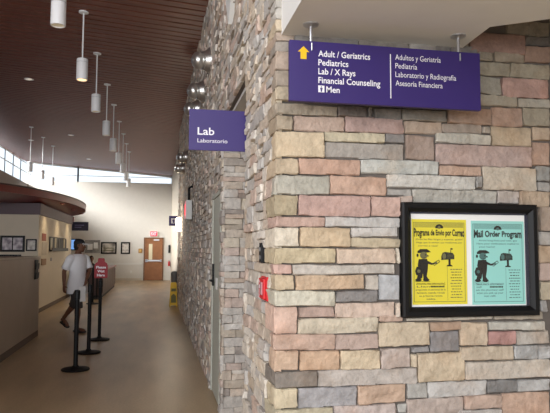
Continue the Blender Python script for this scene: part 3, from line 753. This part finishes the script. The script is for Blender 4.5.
def art(name, a, b, s):
    m = bpy.data.materials.new(name); m.use_nodes = True; nt = m.node_tree; bb = nt.nodes['Principled BSDF']
    tc = nt.nodes.new('ShaderNodeTexCoord'); n = nt.nodes.new('ShaderNodeTexNoise'); n.inputs['Scale'].default_value = s; n.inputs['Detail'].default_value = 2
    nt.links.new(tc.outputs['Object'], n.inputs['Vector']); cr = nt.nodes.new('ShaderNodeValToRGB')
    cr.color_ramp.elements[0].position = .35; cr.color_ramp.elements[0].color = (*rgb(*a), 1); cr.color_ramp.elements[1].position = .6; cr.color_ramp.elements[1].color = (*rgb(*b), 1)
    nt.links.new(n.outputs[0], cr.inputs[0]); nt.links.new(cr.outputs[0], bb.inputs['Base Color']); bb.inputs['Roughness'].default_value = .5
    return m
A1 = art('pale_print', (132, 120, 132), (214, 206, 210), 7); A2 = art('pale_map_print', (170, 158, 150), (224, 218, 210), 9)
A3 = art('landscape_print', (120, 112, 104), (206, 198, 184), 4); A4 = art('grey_board', (120, 118, 116), (168, 164, 158), 3)
yb = BY0-.001
def bar(t): MB().box(-3.414, -3.39, yb-.026, yb-.003, 1.53, 1.86).build('centre_bar', M_FRAME, t, smooth=0)
picture('wide black framed picture in two panels on the booth front', -3.685, -3.123, 1.495, 1.885, yb, .05, A1, extra=bar)
picture('narrow black framed pale print beside the wide picture on the booth front', -3.095, -2.85, 1.515, 1.805, yb, .032, A2)
# literature rack and papers on the side of the booth
t = thing('magazine_rack', 'wall rack of dark and pale upright leaflets on the booth side behind the man', 'rack', (BX, 18.4, 1.52))
MB().box(BX+.004, BX+.02, 16.95, 19.9, 1.52, 1.90).build('back_board', M_BLACKP, t, smooth=0)
MB().box(BX+.02, BX+.09, 16.95, 19.9, 1.51, 1.54).box(BX+.08, BX+.09, 16.95, 19.9, 1.54, 1.60).build('tray', M_BLACKP, t, smooth=0)
cols = [(206, 198, 176), (48, 44, 44), (196, 186, 160), (44, 40, 42), (52, 46, 46), (44, 42, 42), (60, 52, 48), (190, 172, 136), (46, 42, 42)]
for i in range(9):
    y = 17.0+i*.32
    l = tag(MB().box(BX+.024, BX+.045, y, y+.25, 1.542, 1.87).build('leaflet_stack', mat('leaflet_%d' % i, cols[i], .6), smooth=0), 'thin stack of leaflets standing in the wall rack, %s from its near end' % ['first', 'second', 'third', 'fourth', 'fifth', 'sixth', 'seventh', 'eighth', 'ninth'][i], 'leaflets', 'leaflets in the wall rack')
for nm, lb, ct, y0, y1, z0, z1, m_ in (('notice_paper', 'reddish paper notice pinned at the near corner of the booth side', 'notice', 15.9, 16.45, 1.77, 1.96, mat('red_notice', (150, 78, 62), .7)),
                                  ('notice_paper', 'pale paper notice right under the reddish one on the booth side', 'notice', 15.95, 16.6, 1.42, 1.74, mat('pale_notice', (188, 176, 160), .7)),
                                  ('tan_wall_box', 'small tan box low on the near end of the booth side', 'wall box', 15.9, 16.45, 1.16, 1.32, mat('tan_box', (150, 112, 76), .6)),
                                  ('light_switch', 'small dark switch plate under the leaflet rack', 'switch', 17.25, 17.42, 1.24, 1.33, M_GREY)):
    tag(MB().box(BX, BX+(.03 if 'box' in nm else .008), y0, y1, z0, z1).build(nm, m_, smooth=0, bevel=.002), lb, ct)
# hanging sign at the end of the booth
t = thing('hanging_sign', 'dark purple hanging sign under the far end of the oval canopy', 'sign', (-2.58, 21.5, 2.2))
MB().box(-2.85, -2.31, 21.5, 21.53, 2.205, 2.505).build('sign_panel', mat('dark_purple', (36, 28, 62), .5), t, smooth=0)
MB().box(-2.86, -2.76, 21.22, 21.53, 2.50, 2.665).build('bracket', M_REDW, t, smooth=0)
mb = MB()
for i, (a, b) in enumerate(((-2.76, -2.45), (-2.76, -2.54))): mb.box(a, b, 21.497, 21.5, 2.38-.07*i, 2.405-.07*i)
mb.build('faint_lettering', mat('faint_white', (120, 110, 160), .6), t, smooth=0)
# warm spots washing the booth side, set in the canopy edge
for i, (y, zu) in enumerate(((16.2, 2.74), (18.2, 2.715), (20.2, 2.725))):
    x = BX+.42
    t = thing('canopy_downlight', ['canopy downlight over the near end of the booth side', 'canopy downlight over the leaflet rack', 'canopy downlight over the far end of the booth side'][i], 'downlight', (x, y, zu), 'downlights under the canopy edge')
    MB().lathe((x, y, zu), (0, 0, -1), [(0, .06), (.022, .06), (.026, .045), (.015, .04)], 16).build('trim_ring', M_REDU, t)
    MB().lathe((x, y, zu-.004), (0, 0, -1), [(0, .04), (.018, .036)], 12).build('lens', M_LAMP, t)
    l = bpy.data.lights.new('canopy_spot', 'SPOT'); l.energy = 26; l.color = (1, .78, .50); l.spot_size = math.radians(95); l.spot_blend = 1; l.shadow_soft_size = .04
    o = bpy.data.objects.new('canopy_spot', l); scene.collection.objects.link(o); o.location = (x, y, zu-.04)
    o.rotation_euler = V((-.28, 0, -1)).to_track_quat('-Z', 'Y').to_euler()

# ---------------------------------------------------------------- far wall
yf = FAR_Y
def far_door():
    x0, x1, zt = -.63, .36, 2.19
    f = MB(); f.box(x0, x0+.06, yf-.05, yf+.02, 0, zt).box(x1-.06, x1, yf-.05, yf+.02, 0, zt).box(x0, x1, yf-.05, yf+.02, zt-.06, zt)
    d = struct(f.build('door_2', M_DOORF, smooth=0, bevel=.005))
    MB().box(x0+.063, x1-.063, yf-.035, yf, .01, zt-.063).build('leaf', M_DOORW, d, smooth=0)
    MB().box(x0+.25, x0+.43, yf-.04, yf-.03, 1.06, 1.86).build('glass_slot', mat('door_glass', (216, 206, 170), .2), d, smooth=0)
    MB().box(x0+.08, x1-.08, yf-.10, yf-.07, .97, 1.05).box(x0+.08, x0+.20, yf-.10, yf-.03, .94, 1.08).box(x1-.16, x1-.08, yf-.10, yf-.03, .95, 1.07).build('push_bar', M_STEEL, d, smooth=0, bevel=.006)
    MB().box(x1-.5, x1-.22, yf-.09, yf-.03, zt-.16, zt-.09).build('closer', M_STEEL, d, smooth=0)
far_door()
t = thing('exit_sign', 'red lit exit sign over the brown door on the far wall', 'exit sign', (-.14, yf, 2.25))
MB().box(-.33, .04, yf-.07, yf, 2.25, 2.52).build('housing', M_WHITE, t, smooth=0)
mb = MB().box(-.315, .025, yf-.075, yf-.068, 2.265, 2.505); mb.build('sign_face', mat('far_exit_face', (230, 60, 80), .4, emit=(255, 40, 70), estr=.7), t, smooth=0)
mb = MB(); put(mb, text2d('EXIT', .27, .15, .03), lambda u, v: (-.28+u, yf-.078, 2.31+v)); mb.build('lettering', mat('far_exit_red', (255, 190, 195), .4, emit=(255, 150, 160), estr=1.6), t, smooth=0)
def two_lines(x0, x1, zs):
    def fn(t):
        mb = MB()
        for z in zs: mb.box(x0, x1, yf-.016, yf-.012, z, z+.035)
        mb.build('dark_bands', M_INKG, t, smooth=0)
    return fn
picture('wide black framed print on the far wall, right of the grey board', -2.75, -1.98, 1.345, 1.945, yf, .07, A3, extra=two_lines(-2.62, -2.12, (1.50, 1.62)))
picture('small upright black framed print on the far wall, nearest the brown door', -1.77, -1.31, 1.345, 1.95, yf, .07, A2)
t = thing('notice_board', 'unframed grey poster board on the far wall behind the man', 'notice board', (-3.15, yf, 1.39))
MB().box(-3.53, -2.79, yf-.02, yf, 1.39, 2.04).build('board', A4, t, smooth=0)
MB().box(-3.40, -3.15, yf-.024, yf-.02, 1.55, 1.85).box(-3.10, -2.90, yf-.024, yf-.02, 1.62, 1.92).build('sheets', M_PAPER, t, smooth=0)
t = thing('wall_monitor', 'black wall monitor with a pale blue glow behind the man\'s head', 'monitor', (-4.1, yf, 1.55))
MB().box(-4.55, -3.75, yf-.06, yf, 1.52, 2.10).build('housing', M_BLACKP, t, smooth=0, bevel=.01)
MB().box(-4.50, -3.80, yf-.065, yf-.058, 1.57, 2.05).build('screen', mat('lit_screen', (90, 120, 170), .2, emit=(120, 170, 235), estr=.9), t, smooth=0)
t = thing('yellow_wall_box', 'small yellow-brown box on the far wall left of the brown door', 'wall box', (-.8, yf, 1.4))
MB().box(-.895, -.72, yf-.06, yf, 1.40, 1.62).build('housing', mat('ochre_box', (176, 130, 60), .5), t, smooth=0, bevel=.01)
MB().box(-.86, -.755, yf-.066, yf-.058, 1.44, 1.58).build('front_panel', mat('ochre_panel', (206, 170, 100), .5), t, smooth=0)
tag(MB().box(-1.29, -1.20, yf-.012, yf, .38, .50).build('wall_outlet', M_WHITE, smooth=0, bevel=.004), 'white electric outlet low on the far wall under the chair rail', 'outlet')
tag(MB().box(.61, .70, yf-.06, yf, 1.41, 1.81).build('wall_device', M_BLACKP, smooth=0, bevel=.01), 'narrow tall dark device on the far wall right of the brown door', 'wall device')
t = thing('fire_extinguisher', 'small red fire extinguisher on the far wall right of the brown door', 'fire extinguisher', (.65, yf-.08, .74))
MB().lathe((.65, yf-.08, .74), (0, 0, 1), [(0, .045), (.01, .05), (.2, .05), (.23, .03), (.25, .018)], 14).build('cylinder', M_RED, t)
MB().box(.63, .67, yf-.10, yf-.06, .985, 1.01).box(.64, .66, yf-.14, yf-.05, 1.01, 1.025).build('valve_handle', M_BLACKP, t, smooth=0)

# ---------------------------------------------------------------- long desk
def desk():
    x, y0, y1 = -1.70, 20.3, 26.3
    t = thing('reception_desk', 'long reddish-brown wooden reception desk in front of the far wall', 'desk', (x, y0, 0))
    MB().box(x-.42, x, y0, y1, .08, .86).build('body', mat('desk_front', (70, 38, 30), .5, var=.15, vscale=3), t, smooth=0)
    MB().box(x-.45, x+.05, y0-.04, y1+.04, .86, .91).build('desktop', mat('desk_top', (124, 66, 50), .45, var=.1), t, smooth=0, bevel=.008)
    MB().box(x-.40, x-.01, y0+.02, y1-.02, 0, .08).build('plinth', M_BLACKP, t, smooth=0)
    i = 0; yy = y0+.05
    while yy < y1-.2:
        MB().box(x, x+.018, yy, yy+.82, .14, .80).build('front_panel', mat('desk_panel', (60, 32, 26), .5, var=.12, vscale=4), t, smooth=0, bevel=.006); yy += .87
desk()
# ---------------------------------------------------------------- queue posts
def post(label, x, y, proto=None):
    if proto: return copy_thing(proto, (x, y, 0), label)
    t = thing('queue_post', label, 'queue post', (x, y, 0), 'black queue posts')
    MB().lathe((x, y, 0), (0, 0, 1), [(0, .175), (.012, .18), (.022, .172), (.034, .10), (.045, .045), (.06, .034)], 36).build('base', M_BLACK, t)
    MB().lathe((x, y, .05), (0, 0, 1), [(0, .0285), (.86, .0285)], 20).build('pole', M_BLACK, t)
    MB().lathe((x, y, .90), (0, 0, 1), [(0, .0285), (.005, .036), (.11, .036), (.122, .032), (.13, .012)], 20).build('belt_cassette', M_BLACKP, t)
    MB().box(x-.012, x+.012, y-.046, y+.046, .925, .99).build('belt_clip', M_BLACKP, t, smooth=0)
    return t
p0 = post('black queue post nearest the camera, standing in front of the man', -1.0, 8.24)
post('second black queue post from the camera, by the man\'s leg', -.975, 9.54, p0)
p2 = post('third black queue post from the camera, carrying the red sign', -.94, 10.87, p0)
post('nearer one of the two far queue posts by the reception desk', -1.77, 18.05, p0)
post('farthest black queue post, by the reception desk', -1.82, 19.8, p0)
def red_sign():
    x, y, z = -.935, 10.87, 1.03
    t = thing('queue_sign', 'red sign with three lines of white writing on top of a queue post', 'sign', (x, y, z))
    pts = [(u*.86, v*.9) for u, v in [(-.115, .0), (.115, 0), (.13, .02), (.13, .24), (.115, .285), (.07, .315), (.065, .36), (.055, .385), (-.055, .385), (-.065, .36), (-.07, .315), (-.115, .285), (-.13, .24), (-.13, .02)]]
    MB().prism(pts, -.012, .012, lambda u, v, h: (x+u, y-.01+h, z+.03+v)).build('sign_plate', M_REDSIGN, t, smooth=0, bevel=.003)
    MB().lathe((x, y-.01, z), (0, 0, 1), [(0, .03), (.025, .03), (.04, .012)], 14).build('socket', M_BLACKP, t)
    mb = MB()
    for i, (s, wd) in enumerate((('Please', .19), ('Wait', .14), ('Here', .15))): put(mb, text2d(s, wd*.86, .040, .03, 'CENTER'), lambda u, v, i=i: (x+u, y-.024, z+.20-.068*i+v))
    mb.build('lettering', M_LETTER, t, smooth=0)
red_sign()
# ---------------------------------------------------------------- wet floor sign and bin by the stone wall
t = thing('wet_floor_sign', 'yellow folding wet floor sign standing against the far end of the stone wall', 'floor sign', (.485, 16.9, 0))
for s in (-1, 1):
    o = MB(); P_ = lambda u, v, h, s=s: (.485+u*.78, 16.9+s*(.16*(1-v/.66))+s*h, v)
    o.prism([(-.14, 0), (-.10, 0), (-.095, .04), (.095, .04), (.10, 0), (.14, 0), (.105, .62), (.09, .66), (-.09, .66), (-.105, .62)], 0, .014, P_)
    pn = o.build('panel', M_WETY, t, smooth=0, bevel=.003)
    g = MB()
    g.prism([(-.085, .42), (.085, .42), (.08, .50), (-.08, .50)], .0145, .016, P_); g.prism([(-.09, .12), (.09, .12), (.085, .30), (0, .36), (-.085, .30)], .0145, .016, P_)
    g.build('black_marking', M_INKG, pn, smooth=0)
MB().box(.42, .55, 16.885, 16.915, .645, .665).build('hinge', M_WETY, t, smooth=0)
t = thing('waste_bin', 'grey waste bin at the far end of the stone wall behind the yellow sign', 'bin', (.60, 20.6, 0))
MB().lathe((.61, 20.6, 0), (0, 0, 1), [(0, .09), (.02, .10), (.72, .115), (.74, .12)], 20).build('body', M_GREY, t)
MB().lathe((.61, 20.6, .74), (0, 0, 1), [(0, .122), (.03, .12), (.09, .08), (.11, .02)], 20).build('lid', M_GREY, t)

# ---------------------------------------------------------------- people
M_SKIN = mat('brown_skin', (112, 74, 54), .55)
M_HAIR = mat('black_hair', (22, 18, 16), .7)
M_TEE = mat('white_tee_shirt', (238, 239, 242), .85, bump=.2, bscale=20)
M_SHORTS = mat('dark_shorts', (62, 56, 54), .85)
M_CAP = mat('black_cap', (24, 24, 30), .7)
M_BRIM = mat('white_brim', (212, 214, 218), .7)
M_SHOE = mat('dark_sandal', (40, 36, 34), .6)
M_EYE = mat('eye_white', (220, 216, 208), .3)
M_DSHIRT = mat('dark_shirt', (44, 38, 42), .85)
def solid(mb, name, m, parent, voxel, smooth_it=4):
    me = bpy.data.meshes.new(name); me.from_pydata(mb.v, [], mb.f); me.update()
    o = bpy.data.objects.new(name, me); scene.collection.objects.link(o)
    r = o.modifiers.new('r', 'REMESH'); r.mode = 'VOXEL'; r.voxel_size = voxel
    if smooth_it:
        s = o.modifiers.new('s', 'SMOOTH'); s.iterations = smooth_it; s.factor = .5
    dg = bpy.context.evaluated_depsgraph_get(); dg.update()
    nm = bpy.data.meshes.new_from_object(o.evaluated_get(dg))
    bpy.data.objects.remove(o); bpy.data.meshes.remove(me)
    nm.polygons.foreach_set('use_smooth', [True]*len(nm.polygons)); nm.materials.clear(); nm.materials.append(m); nm.name = name
    o = bpy.data.objects.new(name, nm); scene.collection.objects.link(o)
    if parent: o.parent = parent
    return o
def ringz(c, yaw, a, b):       # horizontal ring: a = half width (left-right), b = half depth
    return (V(c), V((-math.sin(yaw), math.cos(yaw), 0))*a, V((math.cos(yaw), math.sin(yaw), 0))*b)
def hand(mb, wr, d, nrm, side, curl=.5):
    """palm, four unequal fingers bent at the knuckles, thumb from the side near the wrist"""
    d, nrm = V(d).normalized(), V(nrm).normalized(); nrm = (nrm - d*nrm.dot(d)).normalized(); s = d.cross(nrm)*side
    mb.loft([(V(wr)-d*.01, s*.026, nrm*.021), (V(wr)+d*.03, s*.036, nrm*.019), (V(wr)+d*.075, s*.042, nrm*.017), (V(wr)+d*.095, s*.040, nrm*.013)], 12)
    for i, (off, ln) in enumerate(((.031, .070), (.010, .078), (-.011, .073), (-.031, .058))):
        p = V(wr) + d*.085 + s*off; pts = [p]; a = curl*.35
        for k in (.45, .32, .25):
            p = p + (d*math.cos(a) + nrm*math.sin(a))*ln*k; pts.append(p); a += curl*.6
        mb.tube(pts, [.0095, .009, .008, .006], 8)
    p = V(wr) + d*.025 + s*.032
    mb.tube([p - s*.01, p+(d*.5+s*.75+nrm*.3)*.035, p+(d*.5+s*.75+nrm*.3)*.035+(d*.9+s*.25+nrm*.4)*.028], [.013, .0105, .008], 8)
def head(mb, c, yaw, k=1.0):
    """skull, jaw, nose, brow, lips, chin and ears; c is the middle of the head, the face looks along yaw"""
    Z = V((0, 0, 1)); X = V((math.cos(yaw), math.sin(yaw), 0)); Y = V((-math.sin(yaw), math.cos(yaw), 0))
    Q = lambda x, y, z: V(c)+X*x*k+Y*y*k+Z*z*k
    rr = lambda x, z, a, b: (Q(x, 0, z), Y*a*k, X*b*k)
    mb.loft([rr(.03, -.118, .022, .035), rr(.024, -.105, .045, .062), rr(.012, -.07, .060, .080), rr(.004, -.03, .069, .092), rr(0, .01, .074, .097),
             rr(-.004, .05, .075, .098), rr(-.006, .085, .064, .084), rr(-.006, .108, .042, .056), rr(-.006, .119, .012, .02)], 20)
    mb.tube([Q(.088, 0, .018), Q(.106, 0, -.01), Q(.116, 0, -.028), Q(.094, 0, -.036)], [.008, .011, .015, .010], 8)       # nose
    mb.tube([Q(.080, .045, .022), Q(.092, .018, .026), Q(.092, -.018, .026), Q(.080, -.045, .022)], [.009, .010, .010, .009], 8)  # brow
    mb.tube([Q(.084, .022, -.062), Q(.096, 0, -.060), Q(.084, -.022, -.062)], [.006, .008, .006], 8)
    mb.tube([Q(.082, .02, -.074), Q(.094, 0, -.074), Q(.082, -.02, -.074)], [.006, .008, .006], 8)
    mb.tube([Q(.070, .01, -.105), Q(.080, 0, -.103), Q(.070, -.01, -.105)], [.012, .014, .012], 8)
    for s in (1, -1): mb.tube([Q(-.005, .070*s, -.03), Q(-.012, .082*s, -.005), Q(-.012, .084*s, .018), Q(0, .074*s, .026)], [.009, .012, .014, .008], 8)
    return Q
def walker():
    H_ = math.radians(-40)
    O = V((-1.475, 12.10, 0)); c, s = math.cos(H_), math.sin(H_)
    T = lambda x, y, z: V((O.x+x*c-y*s, O.y+x*s+y*c, z))
    D = lambda x, y, z: V((x*c-y*s, x*s+y*c, z))
    t = thing('person', 'man in a white tee shirt and cap, walking in profile past the queue posts', 'person', O)
    loc = lambda o: (setattr(o, 'location', -t.location), o)[1]
    hipR, kneeR, ankR = (.01, -.09, .90), (.13, -.095, .50), (.13, -.10, .085)
    hipL, kneeL, ankL = (-.01, .09, .90), (-.17, .095, .50), (-.455, .10, .215)
    shR, elR, wrR = (-.0, -.195, 1.40), (-.09, -.25, 1.13), (-.05, -.275, .885)
    shL, elL, wrL = (0, .195, 1.40), (.10, .215, 1.14), (.235, .0, .985)
    b = MB(); rz = lambda x, z, a, d, y=0: ringz(T(x, y, z), H_, a, d)
    b.loft([rz(0, .82, .12, .09), rz(0, .88, .165, .115), rz(-.01, .95, .17, .12), rz(0, 1.04, .155, .112), rz(.005, 1.14, .155, .112), rz(.005, 1.26, .172, .118),
            rz(0, 1.35, .185, .112), rz(-.005, 1.41, .165, .092), rz(-.005, 1.455, .085, .068), rz(0, 1.50, .056, .058), rz(.015, 1.56, .052, .056), rz(.02, 1.60, .045, .05)], 24)
    for h_, k_, a_, toe in ((hipR, kneeR, ankR, (.355, -.115, .032)), (hipL, kneeL, ankL, (-.345, .105, .055))):
        mid = [(p+q)/2 for p, q in zip(k_, a_)]
        b.tube([T(*h_), T(*[(p*2+q)/3 for p, q in zip(h_, k_)]), T(*k_), T(*[p*.7+q*.3 for p, q in zip(k_, a_)]), T(*[p*.25+q*.75 for p, q in zip(k_, a_)]), T(*a_)], [.088, .080, .056, .058, .040, .038], 14)
        a_v, t_v = T(*a_), T(*toe); dr = (t_v-a_v)
        heel = a_v - D(.05, 0, 0) + V((0, 0, -.045 if a_ is ankR else -.02))
        b.tube([heel, a_v*.65+t_v*.35+V((0, 0, -.012)), a_v*.2+t_v*.8, t_v], [.034, .040, .038, .022], 12)
    for s_, e_, w_ in ((shR, elR, wrR), (shL, elL, wrL)):
        b.tube([T(s_[0], s_[1]*.85, s_[2]-.01), T(*[p*.6+q*.4 for p, q in zip(s_, e_)]), T(*e_), T(*[p*.65+q*.35 for p, q in zip(e_, w_)]), T(*w_)], [.058, .050, .040, .040, .027], 12)
    hand(b, T(*wrR), V(T(*wrR))-V(T(*elR))+V((0, 0, -.05)), D(.1, 1, 0), 1, .55)
    hand(b, T(*wrL), V(T(*wrL))-V(T(*elL))+V((0, 0, -.25)), D(0, -1, 0), -1, .75)
    HY = math.radians(-6)
    hc = T(.03, 0, 1.625)
    Q = head(b, hc, HY)
    loc(solid(b, 'body', M_SKIN, t, .0075, 3))
    for y in (.031, -.031):
        loc_o = MB().ell(Q(.081, y, .004), .011, .011, .009, 10, 8).ell(Q(.089, y, .004), .004, .005, .005, 8, 6).build('eye', M_EYE, t)
    hb = MB(); Z = V((0, 0, 1)); X = V((math.cos(HY), math.sin(HY), 0)); Y = V((-math.sin(HY), math.cos(HY), 0))
    hb.loft([(Q(-.03, 0, -.075), Y*.052, X*.058), (Q(-.026, 0, -.03), Y*.078, X*.083), (Q(-.020, 0, .02), Y*.082, X*.088), (Q(-.02, 0, .045), Y*.08, X*.088)], 18)
    hb.build('hair', M_HAIR, t)
    cb = MB(); cb.loft([(Q(-.004, 0, .042), Y*.083, X*.107), (Q(-.004, 0, .055), Y*.085, X*.108), (Q(-.006, 0, .09), Y*.076, X*.098), (Q(-.008, 0, .118), Y*.054, X*.072), (Q(-.01, 0, .132), Y*.02, X*.03), (Q(-.01, 0, .134), Y*.008, X*.01)], 22)
    cp = cb.build('cap', M_CAP, t)
    bb = MB(); out = [(.070, -.078), (.13, -.072), (.175, -.055), (.198, -.02), (.200, .02), (.175, .055), (.13, .072), (.070, .078)]
    bb.prism(out, 0, .016, lambda u, v, h: Q(u, v, .058-(u-.07)*.16+h-abs(v)*.35)); br = bb.build('brim', M_BRIM, cp, smooth=.5)
    br.location = (0, 0, 0)
    # tee shirt with sleeves
    sh = MB()
    sh.loft([rz(-.0, .715, .222, .180), rz(-.0, .80, .216, .172), rz(-.005, .90, .206, .158), rz(0, 1.04, .174, .132), rz(.005, 1.14, .172, .130), rz(.005, 1.26, .184, .132), rz(0, 1.36, .194, .122), rz(-.005, 1.425, .178, .106), rz(-.005, 1.47, .092, .080)], 28)
    for s_, e_ in ((shR, elR), (shL, elL)):
        sh.tube([T(s_[0], s_[1]*.75, s_[2]+.005), T(s_[0], s_[1]*1.0, s_[2]-.02), T(*[p*.45+q*.55 for p, q in zip(s_, e_)]), T(*[p*.18+q*.82 for p, q in zip(s_, e_)])], [.074, .078, .074, .078], 16)
    loc(solid(sh, 'tee_shirt', M_TEE, t, .012, 3))
    st = MB()
    st.loft([rz(0, .80, .175, .13), rz(0, .90, .178, .13), rz(0, .98, .168, .12)], 24)
    for h_, k_, a_ in ((hipR, kneeR, ankR), (hipL, kneeL, ankL)):
        low = [p*.88+q*.12 for p, q in zip(k_, a_)]
        st.tube([T(*h_), T(*[(p+q)/2 for p, q in zip(h_, k_)]), T(*k_), T(*low)], [.098, .100, .092, .094], 16)
    loc(solid(st, 'shorts', M_SHORTS, t, .012, 3))
    for a_, toe, hz in ((ankR, (.365, -.115, .012), .0), (ankL, (-.33, .105, .025), 1)):
        m_ = MB(); a_v, t_v = T(*a_), T(*toe)
        heel = T(a_[0]-.075, a_[1], .012 if not hz else a_[2]-.085)
        ax = (t_v-heel); L = ax.length; ax.normalize(); sd = V((0, 0, 1)).cross(ax).normalized(); upv = ax.cross(sd)
        pr = [(0, .032), (.08, .04), (.5, .042), (.78, .052), (.94, .042), (1, .015)]
        poly = [(u, w2) for u, w2 in pr] + [(u, -w2) for u, w2 in pr[::-1]]
        m_.prism(poly, 0, .024, lambda u, v, h: heel+ax*L*u+sd*v+upv*h)
        so_ = m_.build('sandal', M_SHOE, t, smooth=.5)
        k = MB()
        for f0, hh in ((.62, .062), (.30, .085)):
            pc = heel+ax*L*f0
            k.tube([pc+sd*.046+upv*.012, pc+sd*.040+upv*hh*.75, pc+upv*hh, pc-sd*.040+upv*hh*.75, pc-sd*.046+upv*.012], .012, 8)
        k.build('strap', M_SHOE, so_).location = (0, 0, 0)
    return T, wrL
T_, wrL_ = walker()
p = T_(.235, -.085, .0)
t = thing('folded_papers', 'folded white papers held low in the walking man\'s hand', 'paper', (p.x, p.y, .60))
for i in range(2):
    M = Matrix.Translation((p.x, p.y-.012*i, .72)) @ Matrix.Rotation(math.radians(-24+8*i), 4, 'Z') @ Matrix.Rotation(math.radians(6-9*i), 4, 'Y')
    MB().box(-.055, .055, -.003, .003, -.14, .13, M).build('sheet', M_PAPER, t, smooth=0)

def sitter():
    O = V((-2.44, 24.0, 0)); H_ = math.radians(-75)
    c, s = math.cos(H_), math.sin(H_)
    T = lambda x, y, z: V((O.x+x*c-y*s, O.y+x*s+y*c, z))
    t = thing('person', 'seated person with short dark hair and dark top, behind the reception desk', 'person', O)
    loc = lambda o: (setattr(o, 'location', -t.location), o)[1]
    b = MB(); rz = lambda x, z, a, d, y=0: ringz(T(x, y, z), H_, a, d)
    b.loft([rz(0, .44, .14, .11), rz(0, .52, .17, .12), rz(0, .62, .155, .11), rz(.01, .76, .16, .11), rz(.02, .88, .18, .11), rz(.02, .97, .165, .092), rz(.02, 1.02, .085, .068), rz(.03, 1.07, .055, .056), rz(.045, 1.15, .05, .052)], 22)
    for sg in (1, -1):
        b.tube([T(0, .09*sg, .49), T(.22, .10*sg, .52), T(.42, .11*sg, .50), T(.44, .11*sg, .28), T(.42, .11*sg, .08)], [.085, .08, .058, .055, .038], 12)
        b.tube([T(.36, .11*sg, .05), T(.48, .11*sg, .045), T(.60, .12*sg, .03)], [.035, .04, .025], 10)
        b.tube([T(.02, .17*sg, .96), T(.05, .235*sg, .80), T(.10, .25*sg, .68), T(.22, .20*sg, .64), T(.32, .12*sg, .62)], [.056, .048, .040, .038, .027], 12)
        hand(b, T(.32, .12*sg, .62), T(.45, .06*sg, .60)-T(.32, .12*sg, .62), V((0, 0, -1)), sg, .5)
    hc = T(.06, 0, 1.20); Q = head(b, hc, H_)
    loc(solid(b, 'body', M_SKIN, t, .009, 3))
    hb = MB(); X = V((c, s, 0)); Y = V((-s, c, 0))
    hb.loft([(Q(-.03, 0, -.07), Y*.058, X*.065), (Q(-.026, 0, -.02), Y*.082, X*.088), (Q(-.016, 0, .04), Y*.086, X*.098), (Q(-.012, 0, .085), Y*.076, X*.092), (Q(-.012, 0, .118), Y*.05, X*.062), (Q(-.012, 0, .134), Y*.01, X*.014)], 20)
    hb.build('hair', M_HAIR, t)
    sh = MB()
    sh.loft([rz(0, .46, .18, .14), rz(0, .62, .178, .135), rz(.01, .76, .182, .135), rz(.02, .88, .198, .132), rz(.02, .98, .18, .108), rz(.02, 1.03, .09, .078)], 24)
    for sg in (1, -1): sh.tube([T(.02, .14*sg, .975), T(.02, .18*sg, .95), T(.05, .24*sg, .80), T(.08, .25*sg, .72)], [.072, .074, .066, .064], 14)
    loc(solid(sh, 'shirt', M_DSHIRT, t, .014, 3))
    tr = MB(); tr.loft([rz(0, .42, .17, .13), rz(0, .52, .185, .14)], 20)
    for sg in (1, -1): tr.tube([T(0, .09*sg, .49), T(.22, .10*sg, .52), T(.43, .11*sg, .50), T(.45, .11*sg, .28), T(.43, .11*sg, .12)], [.10, .096, .074, .066, .06], 12)
    loc(solid(tr, 'trousers', M_SHORTS, t, .014, 3))
    k = thing('office_chair', 'dark office chair under the person seated behind the reception desk', 'chair', O)
    MB().box(-.22, .22, -.22, .22, .36, .415, Matrix.Translation(O) @ Matrix.Rotation(H_, 4, 'Z')).build('seat', M_BLACKP, k, smooth=0, bevel=.02)
    MB().box(-.30, -.25, -.20, .20, .45, .85, Matrix.Translation(O) @ Matrix.Rotation(H_, 4, 'Z')).box(-.29, -.26, -.03, .03, .38, .5, Matrix.Translation(O) @ Matrix.Rotation(H_, 4, 'Z')).box(-.29, -.15, -.03, .03, .36, .385, Matrix.Translation(O) @ Matrix.Rotation(H_, 4, 'Z')).build('backrest', M_BLACKP, k, smooth=0)
    MB().lathe(O, (0, 0, 1), [(0, .26), (.03, .25), (.05, .05), (.06, .03), (.37, .03)], 20).build('pedestal', M_BLACK, k)
sitter()
